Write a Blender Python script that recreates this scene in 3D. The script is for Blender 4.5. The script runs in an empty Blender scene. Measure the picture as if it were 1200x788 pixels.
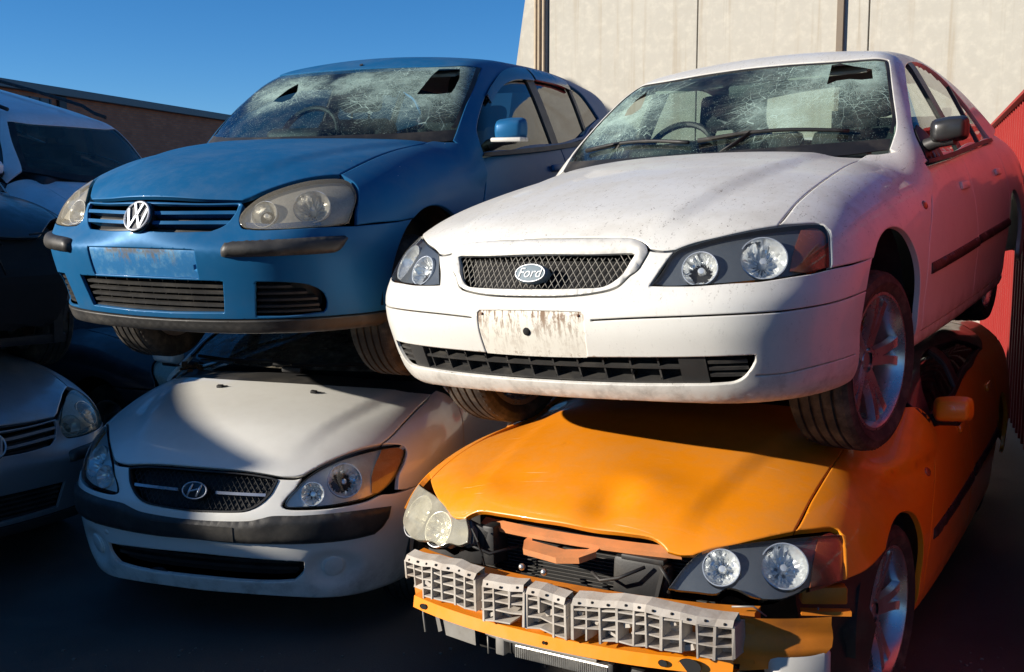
"""Stacked wrecked cars in a salvage yard, built as real geometry with procedural materials."""
import numpy as np

class Spl:
    """smooth monotone-ish cubic through (t, v) points"""
    def __init__(s, pts):
        a = np.array(pts, float); s.t = a[:, 0]; s.v = a[:, 1]
        h = np.diff(s.t); d = np.diff(s.v) / h
        m = np.zeros(len(s.t)); m[0] = d[0]; m[-1] = d[-1]
        for i in range(1, len(d)):
            m[i] = (d[i-1]*h[i] + d[i]*h[i-1]) / (h[i]+h[i-1])
        s.m = m
        s.T = np.linspace(s.t[0]-1, s.t[-1]+1, 1600); s.V = s.exact(s.T)
    def __call__(s, x): return np.interp(x, s.T, s.V)
    def exact(s, x):
        x = np.asarray(x, float)
        i = np.clip(np.searchsorted(s.t, x) - 1, 0, len(s.t) - 2)
        h = s.t[i+1] - s.t[i]; u = (x - s.t[i]) / h
        uc = np.clip(u, 0, 1)
        r = ((2*uc**3-3*uc**2+1)*s.v[i] + (uc**3-2*uc**2+uc)*h*s.m[i]
             + (-2*uc**3+3*uc**2)*s.v[i+1] + (uc**3-uc**2)*h*s.m[i+1])
        r = r + np.where(u < 0, (x - s.t[0])*s.m[0], 0) + np.where(u > 1, (x - s.t[-1])*s.m[-1], 0)
        return r

def smax(a, b, k):
    h = np.maximum(k - np.abs(a - b), 0) / k
    return np.maximum(a, b) + h*h*k*0.25
def smin(a, b, k):
    return -smax(-a, -b, k)
def sstep(e0, e1, x):
    t = np.minimum(np.maximum((x - e0) / (e1 - e0), 0), 1)
    return t*t*(3-2*t)

class Body:
    """A car body as a smooth solid: nose, flanks, bonnet and cabin surfaces blended with rounded edges.
    Local axes: X to the car's left, Y to its tail, Z up; nose at Y = 0, wheels stand on Z = 0."""
    def __init__(s, c):
        s.c = c
        s.prof = Spl(c['prof']); s.ws = Spl(c['ws']); s.tap = Spl(c['tap']); s.hc = Spl(c['hc'])
        s.roof = Spl(c['roof']); s.cs = Spl(c['cs']); s.tail = Spl(c['tail'])
        s.disp = None
    def lower(s, P):
        c = s.c; x = np.abs(P[:, 0]); y = P[:, 1]; z = P[:, 2]
        w = c['w']
        xw = np.minimum(x/w, 1.15); bow = c['bow'][0]*xw**2 + c['bow'][1]*xw**4 + c.get('vee', 0)*np.sin(np.pi*np.clip(xw, 0, 1))**2*sstep(.54, .66, z)
        ff = (s.prof(np.clip(z, .12, 1.0)) + bow - y)*c.get('nf', .95)
        sd = x - s.ws(z)*s.tap(y)
        top = s.top(x, y)
        ft = (z - top)*.97
        a = smax(ff, sd, c['kc'])
        a = smax(a, ft, c['kt']*sstep(.25, .75, x) + c['kn']*(1-sstep(.25, .75, x)))
        fb = y - s.tail(np.clip(z, .1, 1.2)) + .10*(x/w)**2
        a = smax(a, fb, .25)
        a = smax(a, c['zb'] - z, .04)
        return a
    def top(s, x, y):
        c = s.c
        t = s.hc(y) - c['crown'][0]*(x/.75)**2 - c['crown'][1]*(x/.75)**4
        for (x0, x1, y0, y1, wd, h) in c['crease']:
            xc = x0 + (x1-x0)*(y-y0)/(y1-y0)
            t = t + h*(1 - sstep(-wd, wd, x - xc))*sstep(c.get('cr0', .0), c.get('cr0', .0)+.25, y)
        return t
    def cabin(s, P):
        c = s.c; x = np.abs(P[:, 0]); y = P[:, 1]; z = P[:, 2]
        y0, z0, sl, xb, b0, b1 = c['scr']
        q = (z - z0)/.4
        b = (x/xb)**2*(b0 + (b1-b0)*q)
        yy = y - y0 - b
        line = z0 + sl*yy - c['scrcurve']*np.clip(yy, 0, 2)**2
        gw = (z - line)/np.hypot(1, sl)
        gs = (x - s.cs(z)*(1 - c['ctap']*sstep(1.8, 3.8, y)))*.9
        gr = (z - s.roof(y) + c['roofcrown']*(x/.6)**2)
        yr0, zr0, slr = c['rear']
        gb = ((y - yr0) + (z - zr0)*slr)/np.hypot(1, slr)
        a = smax(gw, gr, .06); a = smax(a, gs, c['kp']); a = smax(a, gb, .12); a = smax(a, .80 - z, .05)
        return a
    def f(s, P):
        r = smin(s.lower(P), s.cabin(P), s.c.get('kj', .04))
        if s.disp is not None: r = r - s.disp(P)
        return r
    def grad(s, P, e=1e-3):
        g = np.zeros_like(P)
        for k in range(3):
            d = np.zeros(3); d[k] = e
            g[:, k] = s.f(P+d) - s.f(P-d)
        n = np.linalg.norm(g, axis=1, keepdims=True); n[n == 0] = 1
        return g/n
    def cast(s, O, D, t1, t0=0.0, fn=None, n=300, step=.75, mn=.004):
        """first crossing from outside to inside along O + t D, t in [t0, t1]; nan where none"""
        fn = fn or s.f
        N = len(O); t = np.full(N, float(t0)); res = np.full(N, np.nan)
        act = np.arange(N); prev = t.copy()
        for it in range(n):
            if len(act) == 0: break
            v = fn(O[act] + D[act]*t[act][:, None])
            hit = v <= 0
            h = act[hit]
            if len(h):
                a = prev[h].copy(); b = t[h].copy()
                for _ in range(15):
                    m = .5*(a+b); q = fn(O[h] + D[h]*m[:, None]) <= 0
                    b = np.where(q, m, b); a = np.where(q, a, m)
                res[h] = .5*(a+b)
            act2 = act[~hit]; vv = v[~hit]
            prev[act2] = t[act2]; t[act2] += np.clip(vv*step, mn, .22)
            act = act2[t[act2] < t1]
        return res

FALCON = dict(vee=.03,
    w=.90, bow=(.12, .14), nf=.95, kc=.28, kt=.17, kn=.05, zb=.20,
    prof=[(.17, .22), (.21, .12), (.25, .08), (.31, .05), (.39, .02), (.47, .0), (.54, .004), (.60, .028), (.66, .052), (.72, .08), (.78, .125), (.9, .3)],
    ws=[(.17, .84), (.25, .895), (.4, .922), (.55, .935), (.65, .930), (.75, .917), (.85, .89), (.95, .85), (1.05, .80)],
    tap=[(-.2, .90), (0, .93), (.5, .972), (.9, .987), (1.4, 1), (2, .995), (2.8, .968), (3.5, .935), (4.2, .895), (4.9, .80)],
    hc=[(-.2, .66), (0, .715), (.08, .745), (.2, .79), (.5, .875), (.9, .95), (1.2, .99), (1.45, 1.012), (1.7, 1.09), (2.2, 1.15), (3.2, 1.15), (3.8, 1.11), (4.9, 1.07)],
    crown=(.06, .02), crease=[(.40, .56, .1, 1.4, .045, .014)], cr0=.05,
    scr=(1.25, 1.0, .57, .80, .34, .12), scrcurve=.045,
    cs=[(.8, .92), (.95, .87), (1.1, .795), (1.25, .715), (1.38, .64), (1.5, .56)],
    roof=[(1.6, 1.33), (2.0, 1.43), (2.4, 1.465), (2.8, 1.465), (3.3, 1.40), (3.8, 1.28)], roofcrown=.045,
    rear=(4.05, 1.08, 1.75), kp=.08, ctap=.11, tail=[(.2, 4.75), (.6, 4.9), (1.0, 4.85), (1.1, 4.78)])
GOLF = dict(vee=.065,
    w=.86, bow=(.14, .20), nf=.93, kc=.33, kt=.17, kn=.06, zb=.205,
    prof=[(.16, .20), (.20, .11), (.26, .08), (.34, .055), (.44, .025), (.52, .005), (.56, 0), (.62, .012), (.68, .035), (.74, .07), (.78, .11), (.9, .3)],
    ws=[(.18, .80), (.3, .855), (.45, .878), (.6, .885), (.7, .88), (.8, .865), (.9, .84), (1.0, .80), (1.1, .76)],
    tap=[(-.2, .92), (0, .94), (.5, .975), (.9, .99), (1.6, 1), (3, 1), (4.2, .93)],
    hc=[(-.2, .66), (0, .735), (.1, .79), (.3, .86), (.6, .93), (.9, .98), (1.1, 1.002), (1.3, 1.02), (1.6, 1.11), (2.0, 1.16), (3, 1.17), (3.6, 1.13), (4.2, 1.0)],
    crown=(.045, .015), crease=[(.30, .66, .1, 1.2, .05, .012)], cr0=.05,
    scr=(1.02, .995, .64, .76, .33, .12), scrcurve=.08,
    cs=[(.8, .88), (.95, .835), (1.1, .775), (1.25, .71), (1.4, .63), (1.5, .56)],
    roof=[(1.4, 1.33), (1.75, 1.42), (2.1, 1.46), (2.5, 1.468), (3.2, 1.45), (3.9, 1.36)], roofcrown=.045,
    rear=(4.0, 1.0, .55), kp=.09, ctap=.11, tail=[(.2, 4.0), (.5, 4.2), (.8, 4.15), (1.0, 4.05)])
GETZ = dict(
    w=.82, bow=(.15, .18), nf=.93, kc=.30, kt=.17, kn=.05, zb=.17,
    prof=[(.14, .2), (.18, .11), (.24, .07), (.33, .04), (.43, .015), (.50, 0), (.57, .0), (.62, .02), (.68, .045), (.74, .075), (.80, .13), (.9, .3)],
    ws=[(.18, .77), (.3, .81), (.45, .83), (.6, .833), (.7, .828), (.8, .815), (.9, .79), (1.0, .755), (1.1, .72)],
    tap=[(-.2, .93), (0, .95), (.5, .975), (.9, .99), (1.6, 1), (3, 1), (3.8, .93)],
    hc=[(-.2, .66), (0, .735), (.08, .78), (.3, .865), (.6, .935), (.9, .985), (1.06, 1.0), (1.35, 1.08), (2, 1.13), (3, 1.13), (3.8, 1.0)],
    crown=(.07, .02), crease=[(.36, .62, .1, 1.1, .045, .012)], cr0=.05,
    scr=(.92, 1.015, .62, .68, .28, .10), scrcurve=.06,
    cs=[(.8, .81), (.95, .755), (1.1, .71), (1.25, .655), (1.4, .59), (1.5, .54)],
    roof=[(1.3, 1.36), (1.6, 1.44), (2.0, 1.485), (2.5, 1.49), (3.2, 1.46), (3.8, 1.36)], roofcrown=.045,
    rear=(3.65, 1.0, .5), kp=.09, ctap=.11, tail=[(.2, 3.6), (.5, 3.82), (.8, 3.78), (1.0, 3.68)])

def rot(yaw, pitch, roll):
    cy, sy = np.cos(yaw), np.sin(yaw); cp, sp = np.cos(pitch), np.sin(pitch); cr, sr = np.cos(roll), np.sin(roll)
    return (np.array([[cy, -sy, 0], [sy, cy, 0], [0, 0, 1]]) @ np.array([[1, 0, 0], [0, cp, -sp], [0, sp, cp]])
            @ np.array([[cr, 0, sr], [0, 1, 0], [-sr, 0, cr]]))

import bpy, bmesh, math, random
from mathutils import Vector, Matrix
from mathutils.kdtree import KDTree
from mathutils.geometry import delaunay_2d_cdt
random.seed(4)
SC = bpy.context.scene
COL = SC.collection

# ------------------------------------------------------------------ objects
def link(name, me, parent=None, mat=None):
    o = bpy.data.objects.new(name, me); COL.objects.link(o)
    if parent is not None: o.parent = parent
    if mat is not None:
        if isinstance(mat, (list, tuple)):
            for m in mat: o.data.materials.append(m)
        else: o.data.materials.append(mat)
    return o
def thing(name, label, cat, loc=(0, 0, 0), M3=None, group=None):
    o = bpy.data.objects.new(name, None); COL.objects.link(o)
    m = Matrix.Identity(4)
    if M3 is not None:
        for i in range(3):
            for j in range(3): m[i][j] = float(M3[i][j])
    m.translation = Vector([float(v) for v in loc])
    o.matrix_world = m
    o['label'] = label; o['category'] = cat
    if group: o['group'] = group
    o.empty_display_size = .2
    return o
def tag(o, label=None, cat=None, group=None, kind=None):
    if label: o['label'] = label
    if cat: o['category'] = cat
    if group: o['group'] = group
    if kind: o['kind'] = kind
    return o
def mesh_from(name, V, Fc, normals=None, smooth=True):
    me = bpy.data.meshes.new(name)
    me.from_pydata([tuple(map(float, v)) for v in V], [], [tuple(int(i) for i in f) for f in Fc])
    me.update()
    if smooth:
        me.polygons.foreach_set('use_smooth', [True]*len(me.polygons))
    return me
def bm_obj(name, bm, parent, mat, smooth=False, angle=None):
    me = bpy.data.meshes.new(name); bm.normal_update(); bm.to_mesh(me); bm.free()
    if smooth: me.polygons.foreach_set('use_smooth', [True]*len(me.polygons))
    if angle: me.set_sharp_from_angle(angle=math.radians(angle))
    return link(name, me, parent, mat)

# ------------------------------------------------------------------ bmesh pieces
def bx(bm, c, s, R=None, bev=0):
    r = bmesh.ops.create_cube(bm, size=1)
    vs = r['verts']
    bmesh.ops.scale(bm, vec=s, verts=vs)
    if bev:
        es = list({e for v in vs for e in v.link_edges})
        rr = bmesh.ops.bevel(bm, geom=es, offset=bev, segments=2, profile=.5, affect='EDGES')
        vs = list({v for f in rr['faces'] for v in f.verts} | {v for v in vs if v.is_valid})
        # every vert of this island
        seen = set(vs); st = list(vs)
        while st:
            v = st.pop()
            for e in v.link_edges:
                w = e.other_vert(v)
                if w not in seen: seen.add(w); st.append(w)
        vs = list(seen)
    if R is not None: bmesh.ops.rotate(bm, cent=(0, 0, 0), matrix=R, verts=vs)
    bmesh.ops.translate(bm, vec=c, verts=vs)
    return vs
def lathe(bm, prof, seg=48, M=None, closed=False):
    """profile of (radius, along) turned about the local X axis"""
    rings = []
    for r, a in prof:
        if r < 1e-6:
            rings.append([bm.verts.new((a, 0, 0))]); continue
        rings.append([bm.verts.new((a, r*math.cos(2*math.pi*k/seg), r*math.sin(2*math.pi*k/seg))) for k in range(seg)])
    for A, B in zip(rings[:-1], rings[1:]):
        for k in range(seg):
            k2 = (k+1) % seg
            a = [A[k % len(A)], A[k2 % len(A)], B[k2 % len(B)], B[k % len(B)]]
            u = []
            for v in a:
                if v not in u: u.append(v)
            if len(u) >= 3:
                try: bm.faces.new(u)
                except ValueError: pass
    vs = [v for r in rings for v in r]
    if M is not None: bmesh.ops.transform(bm, matrix=M, verts=vs)
    return vs
def tube(bm, pts, r, seg=8, cap=True):
    pts = [Vector(p) for p in pts]; rings = []
    up = Vector((0, 0, 1))
    for i, p in enumerate(pts):
        t = (pts[min(i+1, len(pts)-1)] - pts[max(i-1, 0)]).normalized()
        a = t.cross(up)
        if a.length < 1e-3: a = t.cross(Vector((1, 0, 0)))
        a.normalize(); b = t.cross(a)
        rr = r[i] if isinstance(r, (list, tuple)) else r
        rings.append([bm.verts.new(p + a*rr*math.cos(2*math.pi*k/seg) + b*rr*math.sin(2*math.pi*k/seg)) for k in range(seg)])
    for A, B in zip(rings[:-1], rings[1:]):
        for k in range(seg): bm.faces.new((A[k], A[(k+1) % seg], B[(k+1) % seg], B[k]))
    if cap and seg > 2:
        bm.faces.new(rings[0][::-1]); bm.faces.new(rings[-1])
def quad_strip(bm, A, B):
    va = [bm.verts.new(p) for p in A]; vb = [bm.verts.new(p) for p in B]
    for i in range(len(A)-1): bm.faces.new((va[i], va[i+1], vb[i+1], vb[i]))
def frame_from(n, up=Vector((0, 0, 1))):
    n = Vector(n).normalized(); x = up.cross(n).normalized(); y = n.cross(x)
    return Matrix((x, y, n)).transposed()      # columns x (right), y (up), z (out)

# ------------------------------------------------------------------ panels cut from a body surface
class Fam:
    """a way of unrolling the body surface into the plane: rays through a centre, or parallel rays"""
    def __init__(s, kind, C=(0, 0, 0), ax=(0, -1, 0), R=1.2):
        s.kind = kind; s.C = np.array(C, float); a = np.array(ax, float); s.a = a/np.linalg.norm(a); s.R = R
        t = np.array([1., 0, 0]) if abs(s.a[0]) < .9 else np.array([0, 1., 0])
        s.u = np.cross(t, s.a); s.u /= np.linalg.norm(s.u); s.v = np.cross(s.a, s.u)
    def to2(s, P):
        P = np.atleast_2d(P)
        if s.kind == 'par':
            return np.stack([(P-s.C)@s.u, (P-s.C)@s.v], 1)
        d = P - s.C; d = d/np.linalg.norm(d, axis=1, keepdims=True)
        k = 1 + d@s.a
        return np.stack([(d@s.u)/k, (d@s.v)/k], 1)*2*s.R
    def rays(s, Q):
        Q = np.atleast_2d(Q)
        if s.kind == 'par':
            O = s.C + Q[:, :1]*s.u + Q[:, 1:]*s.v + s.a*2.5
            return O, np.tile(-s.a, (len(Q), 1)), 4.9
        q = Q/(2*s.R); r2 = (q**2).sum(1)
        D = (q[:, :1]*2*s.u + q[:, 1:]*2*s.v + (1-r2)[:, None]*s.a)/(1+r2)[:, None]
        return s.C + D*3.4, -D, 3.38

FRONT = Fam('star', (0, 1.2, .30), (0, -1, .12), 1.15)
BON = Fam('star', (0, 1.1, -.35), (0, -.45, .9), 1.3)
WING = Fam('star', (0, 1.15, .15), (1, -.55, .45), 1.0)
SIDE = Fam('par', (0, 0, 0), (1, 0, 0))
DOME = Fam('star', (0, 2.35, .55), (0, 0, 1), 1.2)
REAR = Fam('star', (0, 3.3, .5), (0, 1, .2), 1.1)

def in_poly(Q, loop):
    x, y = Q[:, 0], Q[:, 1]; c = np.zeros(len(Q), bool)
    a = loop; b = np.roll(loop, -1, 0)
    for (x0, y0), (x1, y1) in zip(a, b):
        if y0 == y1: continue
        m = ((y0 > y) != (y1 > y)) & (x < (x1-x0)*(y-y0)/(y1-y0)+x0)
        c ^= m
    return c
def seg_dist(Q, loop):
    a = loop; b = np.roll(loop, -1, 0); d = np.full(len(Q), 1e9)
    for p, q in zip(a, b):
        v = q-p; L = v@v
        t = np.clip(((Q-p)@v)/max(L, 1e-12), 0, 1)
        d = np.minimum(d, np.hypot(*(Q-p-t[:, None]*v).T))
    return d
def smooth_loop(Q, corner, ds, closed=True):
    """Catmull-Rom through the points, straight handles at corners, resampled at ds"""
    n = len(Q); out = []
    rng = range(n if closed else n-1)
    for i in rng:
        p1, p2 = Q[i], Q[(i+1) % n]
        p0 = Q[(i-1) % n] if (closed or i > 0) else 2*p1-p2
        p3 = Q[(i+2) % n] if (closed or i+2 < n) else 2*p2-p1
        L = np.linalg.norm(p2-p1)
        if L < 1e-6: continue
        m1 = (p2-p0)/max(np.linalg.norm(p1-p0)+L, 1e-9)*L if not corner[i] else (p2-p1)
        m2 = (p3-p1)/max(np.linalg.norm(p3-p2)+L, 1e-9)*L if not corner[(i+1) % n] else (p2-p1)
        k = max(1, int(round(L/ds)))
        for j in range(k):
            t = j/k
            out.append((2*t**3-3*t**2+1)*p1+(t**3-2*t**2+t)*m1+(-2*t**3+3*t**2)*p2+(t**3-t**2)*m2)
    if not closed: out.append(Q[-1])
    return np.array(out)
def area(L): return .5*np.sum(L[:, 0]*np.roll(L[:, 1], -1) - np.roll(L[:, 0], -1)*L[:, 1])
def inset(L, g):
    """move a counter-clockwise loop inwards by g"""
    p = np.roll(L, 1, 0); n = np.roll(L, -1, 0)
    e1 = L-p; e2 = n-L
    e1 /= np.maximum(np.linalg.norm(e1, axis=1, keepdims=True), 1e-9); e2 /= np.maximum(np.linalg.norm(e2, axis=1, keepdims=True), 1e-9)
    m = np.stack([-(e1[:, 1]+e2[:, 1]), e1[:, 0]+e2[:, 0]], 1)
    l = np.linalg.norm(m, axis=1, keepdims=True); m = m/np.maximum(l, .35)*2/np.maximum(l, .7)*np.minimum(l, 1)
    m = np.stack([-(e1[:, 1]+e2[:, 1]), e1[:, 0]+e2[:, 0]], 1); m /= np.maximum(np.linalg.norm(m, axis=1, keepdims=True), .3)
    return L + m*g
def mirror_half(pts):
    """points of the x >= 0 half of a symmetric outline -> whole outline"""
    P = np.array([p[:3] for p in pts], float); c = [bool(p[3]) if len(p) > 3 else False for p in pts]
    n = len(P); outP = []; outC = []
    for i in range(n):
        a, b = P[i], P[(i+1) % n]
        if a[0] >= 0: outP.append(a); outC.append(c[i])
        if (a[0] >= 0) != (b[0] >= 0):
            t = a[0]/(a[0]-b[0]); m = a+(b-a)*t; m[0] = 0; outP.append(m); outC.append(False)
    z = [i for i in range(len(outP)) if abs(outP[i][0]) < 1e-9]
    if len(z) < 2: return outP, outC
    # rotate so the path starts at the second axis point and runs through the half to the first
    k = z[0]
    for cand in z:
        if outP[(cand+1) % len(outP)][0] > 1e-9: k = cand; break
    outP = outP[k:]+outP[:k]; outC = outC[k:]+outC[:k]
    A = outP; B = [np.array([-p[0], p[1], p[2]]) for p in outP[::-1] if abs(p[0]) > 1e-9]
    return A+B, outC+[c_ for p, c_ in zip(outP[::-1], outC[::-1]) if abs(p[0]) > 1e-9]

def panel(name, body, fam, outline, parent=None, mat=None, holes=(), off=0.0, rim=.012, h=.03, ds=.012, gap=.0,
          half=False, fn=None, pillow=None, roll=.0, bump=None, flip=False, sharp_rim=True, link_it=True):
    """A sheet cut out of the body surface: outline and holes are lists of (x, y, z[, corner]) near the surface."""
    fn = fn or body.lower
    def prep(ol, hf):
        if hf: P, c = mirror_half(ol)
        else: P = [np.array(p[:3], float) for p in ol]; c = [bool(p[3]) if len(p) > 3 else False for p in ol]
        Q = fam.to2(np.array(P)); L = smooth_loop(Q, c, ds)
        if area(L) < 0: L = L[::-1]
        return L
    outer = prep(outline, half)
    if gap: outer = inset(outer, gap)
    hl = []
    for hh in holes:
        o_, hf_ = hh if isinstance(hh, tuple) and isinstance(hh[1], bool) else (hh, False)
        L = prep(o_, hf_)
        if gap: L = inset(L, -gap)
        hl.append(L)
    loops = [outer]+hl
    lo, hi = outer.min(0), outer.max(0)
    gx = np.arange(lo[0]+h*.37, hi[0], h); gy = np.arange(lo[1]+h*.41, hi[1], h*.866)
    G = np.array([(x+(h*.5 if j % 2 else 0), y) for j, y in enumerate(gy) for x in gx]) if len(gx) and len(gy) else np.zeros((0, 2))
    if roll:
        extra = [inset(outer, roll)]+[inset(L, -roll) for L in hl]
        extra = np.concatenate(extra)
    else: extra = np.zeros((0, 2))
    cand = np.concatenate([G, extra]) if len(G) else extra
    if len(cand):
        m = in_poly(cand, outer)
        for L in hl: m &= ~in_poly(cand, L)
        cand = cand[m]
        if len(cand):
            kd = KDTree(sum(len(L) for L in loops)); k_ = 0
            for L in loops:
                for p in L: kd.insert((p[0], p[1], 0), k_); k_ += 1
            kd.balance()
            d = np.array([kd.find((p[0], p[1], 0))[2] for p in cand])
            cand = cand[d > (min(h*.4, roll*.7) if roll else h*.4)]
    B = np.concatenate(loops); nB = len(B)
    A = np.concatenate([B, cand]) if len(cand) else B
    edges = []; s = 0
    for L in loops:
        edges += [(s+i, s+(i+1) % len(L)) for i in range(len(L))]; s += len(L)
    V2, E2, F2, ov, oe, of = delaunay_2d_cdt([Vector(p) for p in A], edges, [], 0, 1e-7)
    V2 = np.array([tuple(v) for v in V2]); F2 = np.array([f for f in F2 if len(f) == 3])
    cen = V2[F2].mean(1); m = in_poly(cen, outer)
    for L in hl: m &= ~in_poly(cen, L)
    F2 = F2[m]
    O, D, t1 = fam.rays(V2)
    t = body.cast(O, D, t1, fn=fn)
    bad = np.isnan(t)
    if bad.any():
        ts = np.linspace(0, t1, 200); best = np.full(bad.sum(), 1e9); bt = np.zeros(bad.sum())
        for q in ts:
            v = fn(O[bad]+D[bad]*q); b_ = v < best; best = np.where(b_, v, best); bt = np.where(b_, q, bt)
        t[bad] = bt
    P = O+D*t[:, None]
    g = np.zeros_like(P)
    for k in range(3):
        e = np.zeros(3); e[k] = 1e-3; g[:, k] = fn(P+e)-fn(P-e)
    N = g/np.maximum(np.linalg.norm(g, axis=1, keepdims=True), 1e-9)
    offs = np.full(len(P), float(off))
    varied = False
    if pillow:
        dist = np.min([seg_dist(V2, L) for L in loops], 0); hgt, wid = pillow; u = np.clip(dist/wid, 0, 1); offs += hgt*np.sqrt(np.maximum(0, 1-(1-u)**2)); varied = True
    if bump is not None:
        offs += bump(P); varied = True
    cnt = set()
    for f in F2:
        for i in range(3): cnt.add((int(f[i]), int(f[(i+1) % 3])))
    bv = np.array(sorted({e[0] for e in cnt if (e[1], e[0]) not in cnt}), int)
    if roll: offs[bv] -= roll*.45
    P2 = P+N*offs[:, None]
    # winding: outward
    a, b, c = P2[F2[:, 0]], P2[F2[:, 1]], P2[F2[:, 2]]
    fl = np.einsum('ij,ij->i', np.cross(b-a, c-a), N[F2[:, 0]]) < 0
    F2[fl] = F2[fl][:, [0, 2, 1]]
    if varied:
        a, b, c = P2[F2[:, 0]], P2[F2[:, 1]], P2[F2[:, 2]]
        fnm = np.cross(b-a, c-a); N2 = np.zeros_like(P2)
        for k in range(3): np.add.at(N2, F2[:, k], fnm)
        N2 /= np.maximum(np.linalg.norm(N2, axis=1, keepdims=True), 1e-12)
    else: N2 = N.copy()
    # boundary edges -> rim
    cnt = {}
    for f in F2:
        for i in range(3):
            e = (int(f[i]), int(f[(i+1) % 3])); cnt[e] = 1
    bnd = [e for e in cnt if (e[1], e[0]) not in cnt]
    V = list(P2); Fs = [tuple(int(i) for i in f) for f in F2]; NL = []
    if roll:
        tang = np.zeros_like(P2)
        for i, j in bnd:
            e = P2[j]-P2[i]; o_ = np.cross(e, N[i]); o_ /= max(np.linalg.norm(o_), 1e-9)
            tang[i] += o_; tang[j] += o_
        bl = np.linalg.norm(tang, axis=1) > 0
        tang[bl] /= np.linalg.norm(tang[bl], axis=1, keepdims=True)
        N2[np.linalg.norm(N2, axis=1) < 1e-9] = (0, 0, 1)
        N2[bl] = N2[bl]+tang[bl]*.9; N2 /= np.maximum(np.linalg.norm(N2, axis=1, keepdims=True), 1e-9)
    for f in Fs: NL += [tuple(N2[i]) for i in f]
    if rim:
        idx = {}
        for i, j in bnd:
            for k in (i, j):
                if k not in idx: idx[k] = len(V); V.append(P2[k]-N[k]*rim)
        for i, j in bnd:
            e = P2[j]-P2[i]; o_ = np.cross(e, N[i]); o_ = o_/max(np.linalg.norm(o_), 1e-9)
            Fs.append((j, i, idx[i], idx[j])); NL += [tuple(o_)]*4
    me = mesh_from(name, V, Fs)
    me.normals_split_custom_set([tuple(float(x) for x in n) for n in NL])
    if not link_it: return me
    return link(name, me, parent, mat)

def mirrored(o, name=None):
    """the same part on the other flank"""
    me = o.data.copy(); n = len(me.vertices)
    co = np.empty(n*3); me.vertices.foreach_get('co', co); co = co.reshape(-1, 3)
    fs = [tuple(p.vertices) for p in me.polygons]
    nl = np.empty(len(me.loops)*3); me.corner_normals.foreach_get('vector', nl); nl = nl.reshape(-1, 3)
    co[:, 0] *= -1; nl[:, 0] *= -1
    NL = []; k = 0; F2 = []
    for f in fs:
        F2.append(f[::-1]); NL += [tuple(v) for v in nl[k:k+len(f)][::-1]]; k += len(f)
    m2 = mesh_from(me.name, co, F2)
    mi = [p.material_index for p in me.polygons]; m2.polygons.foreach_set('material_index', mi)
    sm = [p.use_smooth for p in me.polygons]; m2.polygons.foreach_set('use_smooth', sm)
    m2.normals_split_custom_set(NL)
    for m in o.data.materials: m2.materials.append(m)
    bpy.data.meshes.remove(me)
    c = link(o.name.split('.')[0], m2, o.parent)
    for ch in list(o.children):
        cc = mirrored(ch); cc.parent = c
    return c
def on(body, fam, P, fn=None):
    fn = fn or body.lower
    Q = fam.to2(np.array([P], float)); O, D, t1 = fam.rays(Q); t = body.cast(O, D, t1, fn=fn)
    X = O+D*t[:, None]
    g = np.zeros(3)
    for k in range(3):
        e = np.zeros(3); e[k] = 2e-3; g[k] = (fn(X+e)-fn(X-e))[0]
    return X[0], g/np.linalg.norm(g)
def text_mesh(txt, size, extrude=.002, shear=0.0, align='CENTER'):
    cu = bpy.data.curves.new('lettering', 'FONT'); cu.body = txt; cu.size = size; cu.extrude = extrude; cu.shear = shear
    cu.align_x = align; cu.align_y = 'CENTER'
    o = bpy.data.objects.new('lettering', cu); COL.objects.link(o)
    dg = bpy.context.evaluated_depsgraph_get(); me = bpy.data.meshes.new_from_object(o.evaluated_get(dg))
    bpy.data.objects.remove(o); bpy.data.curves.remove(cu)
    return me

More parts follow.
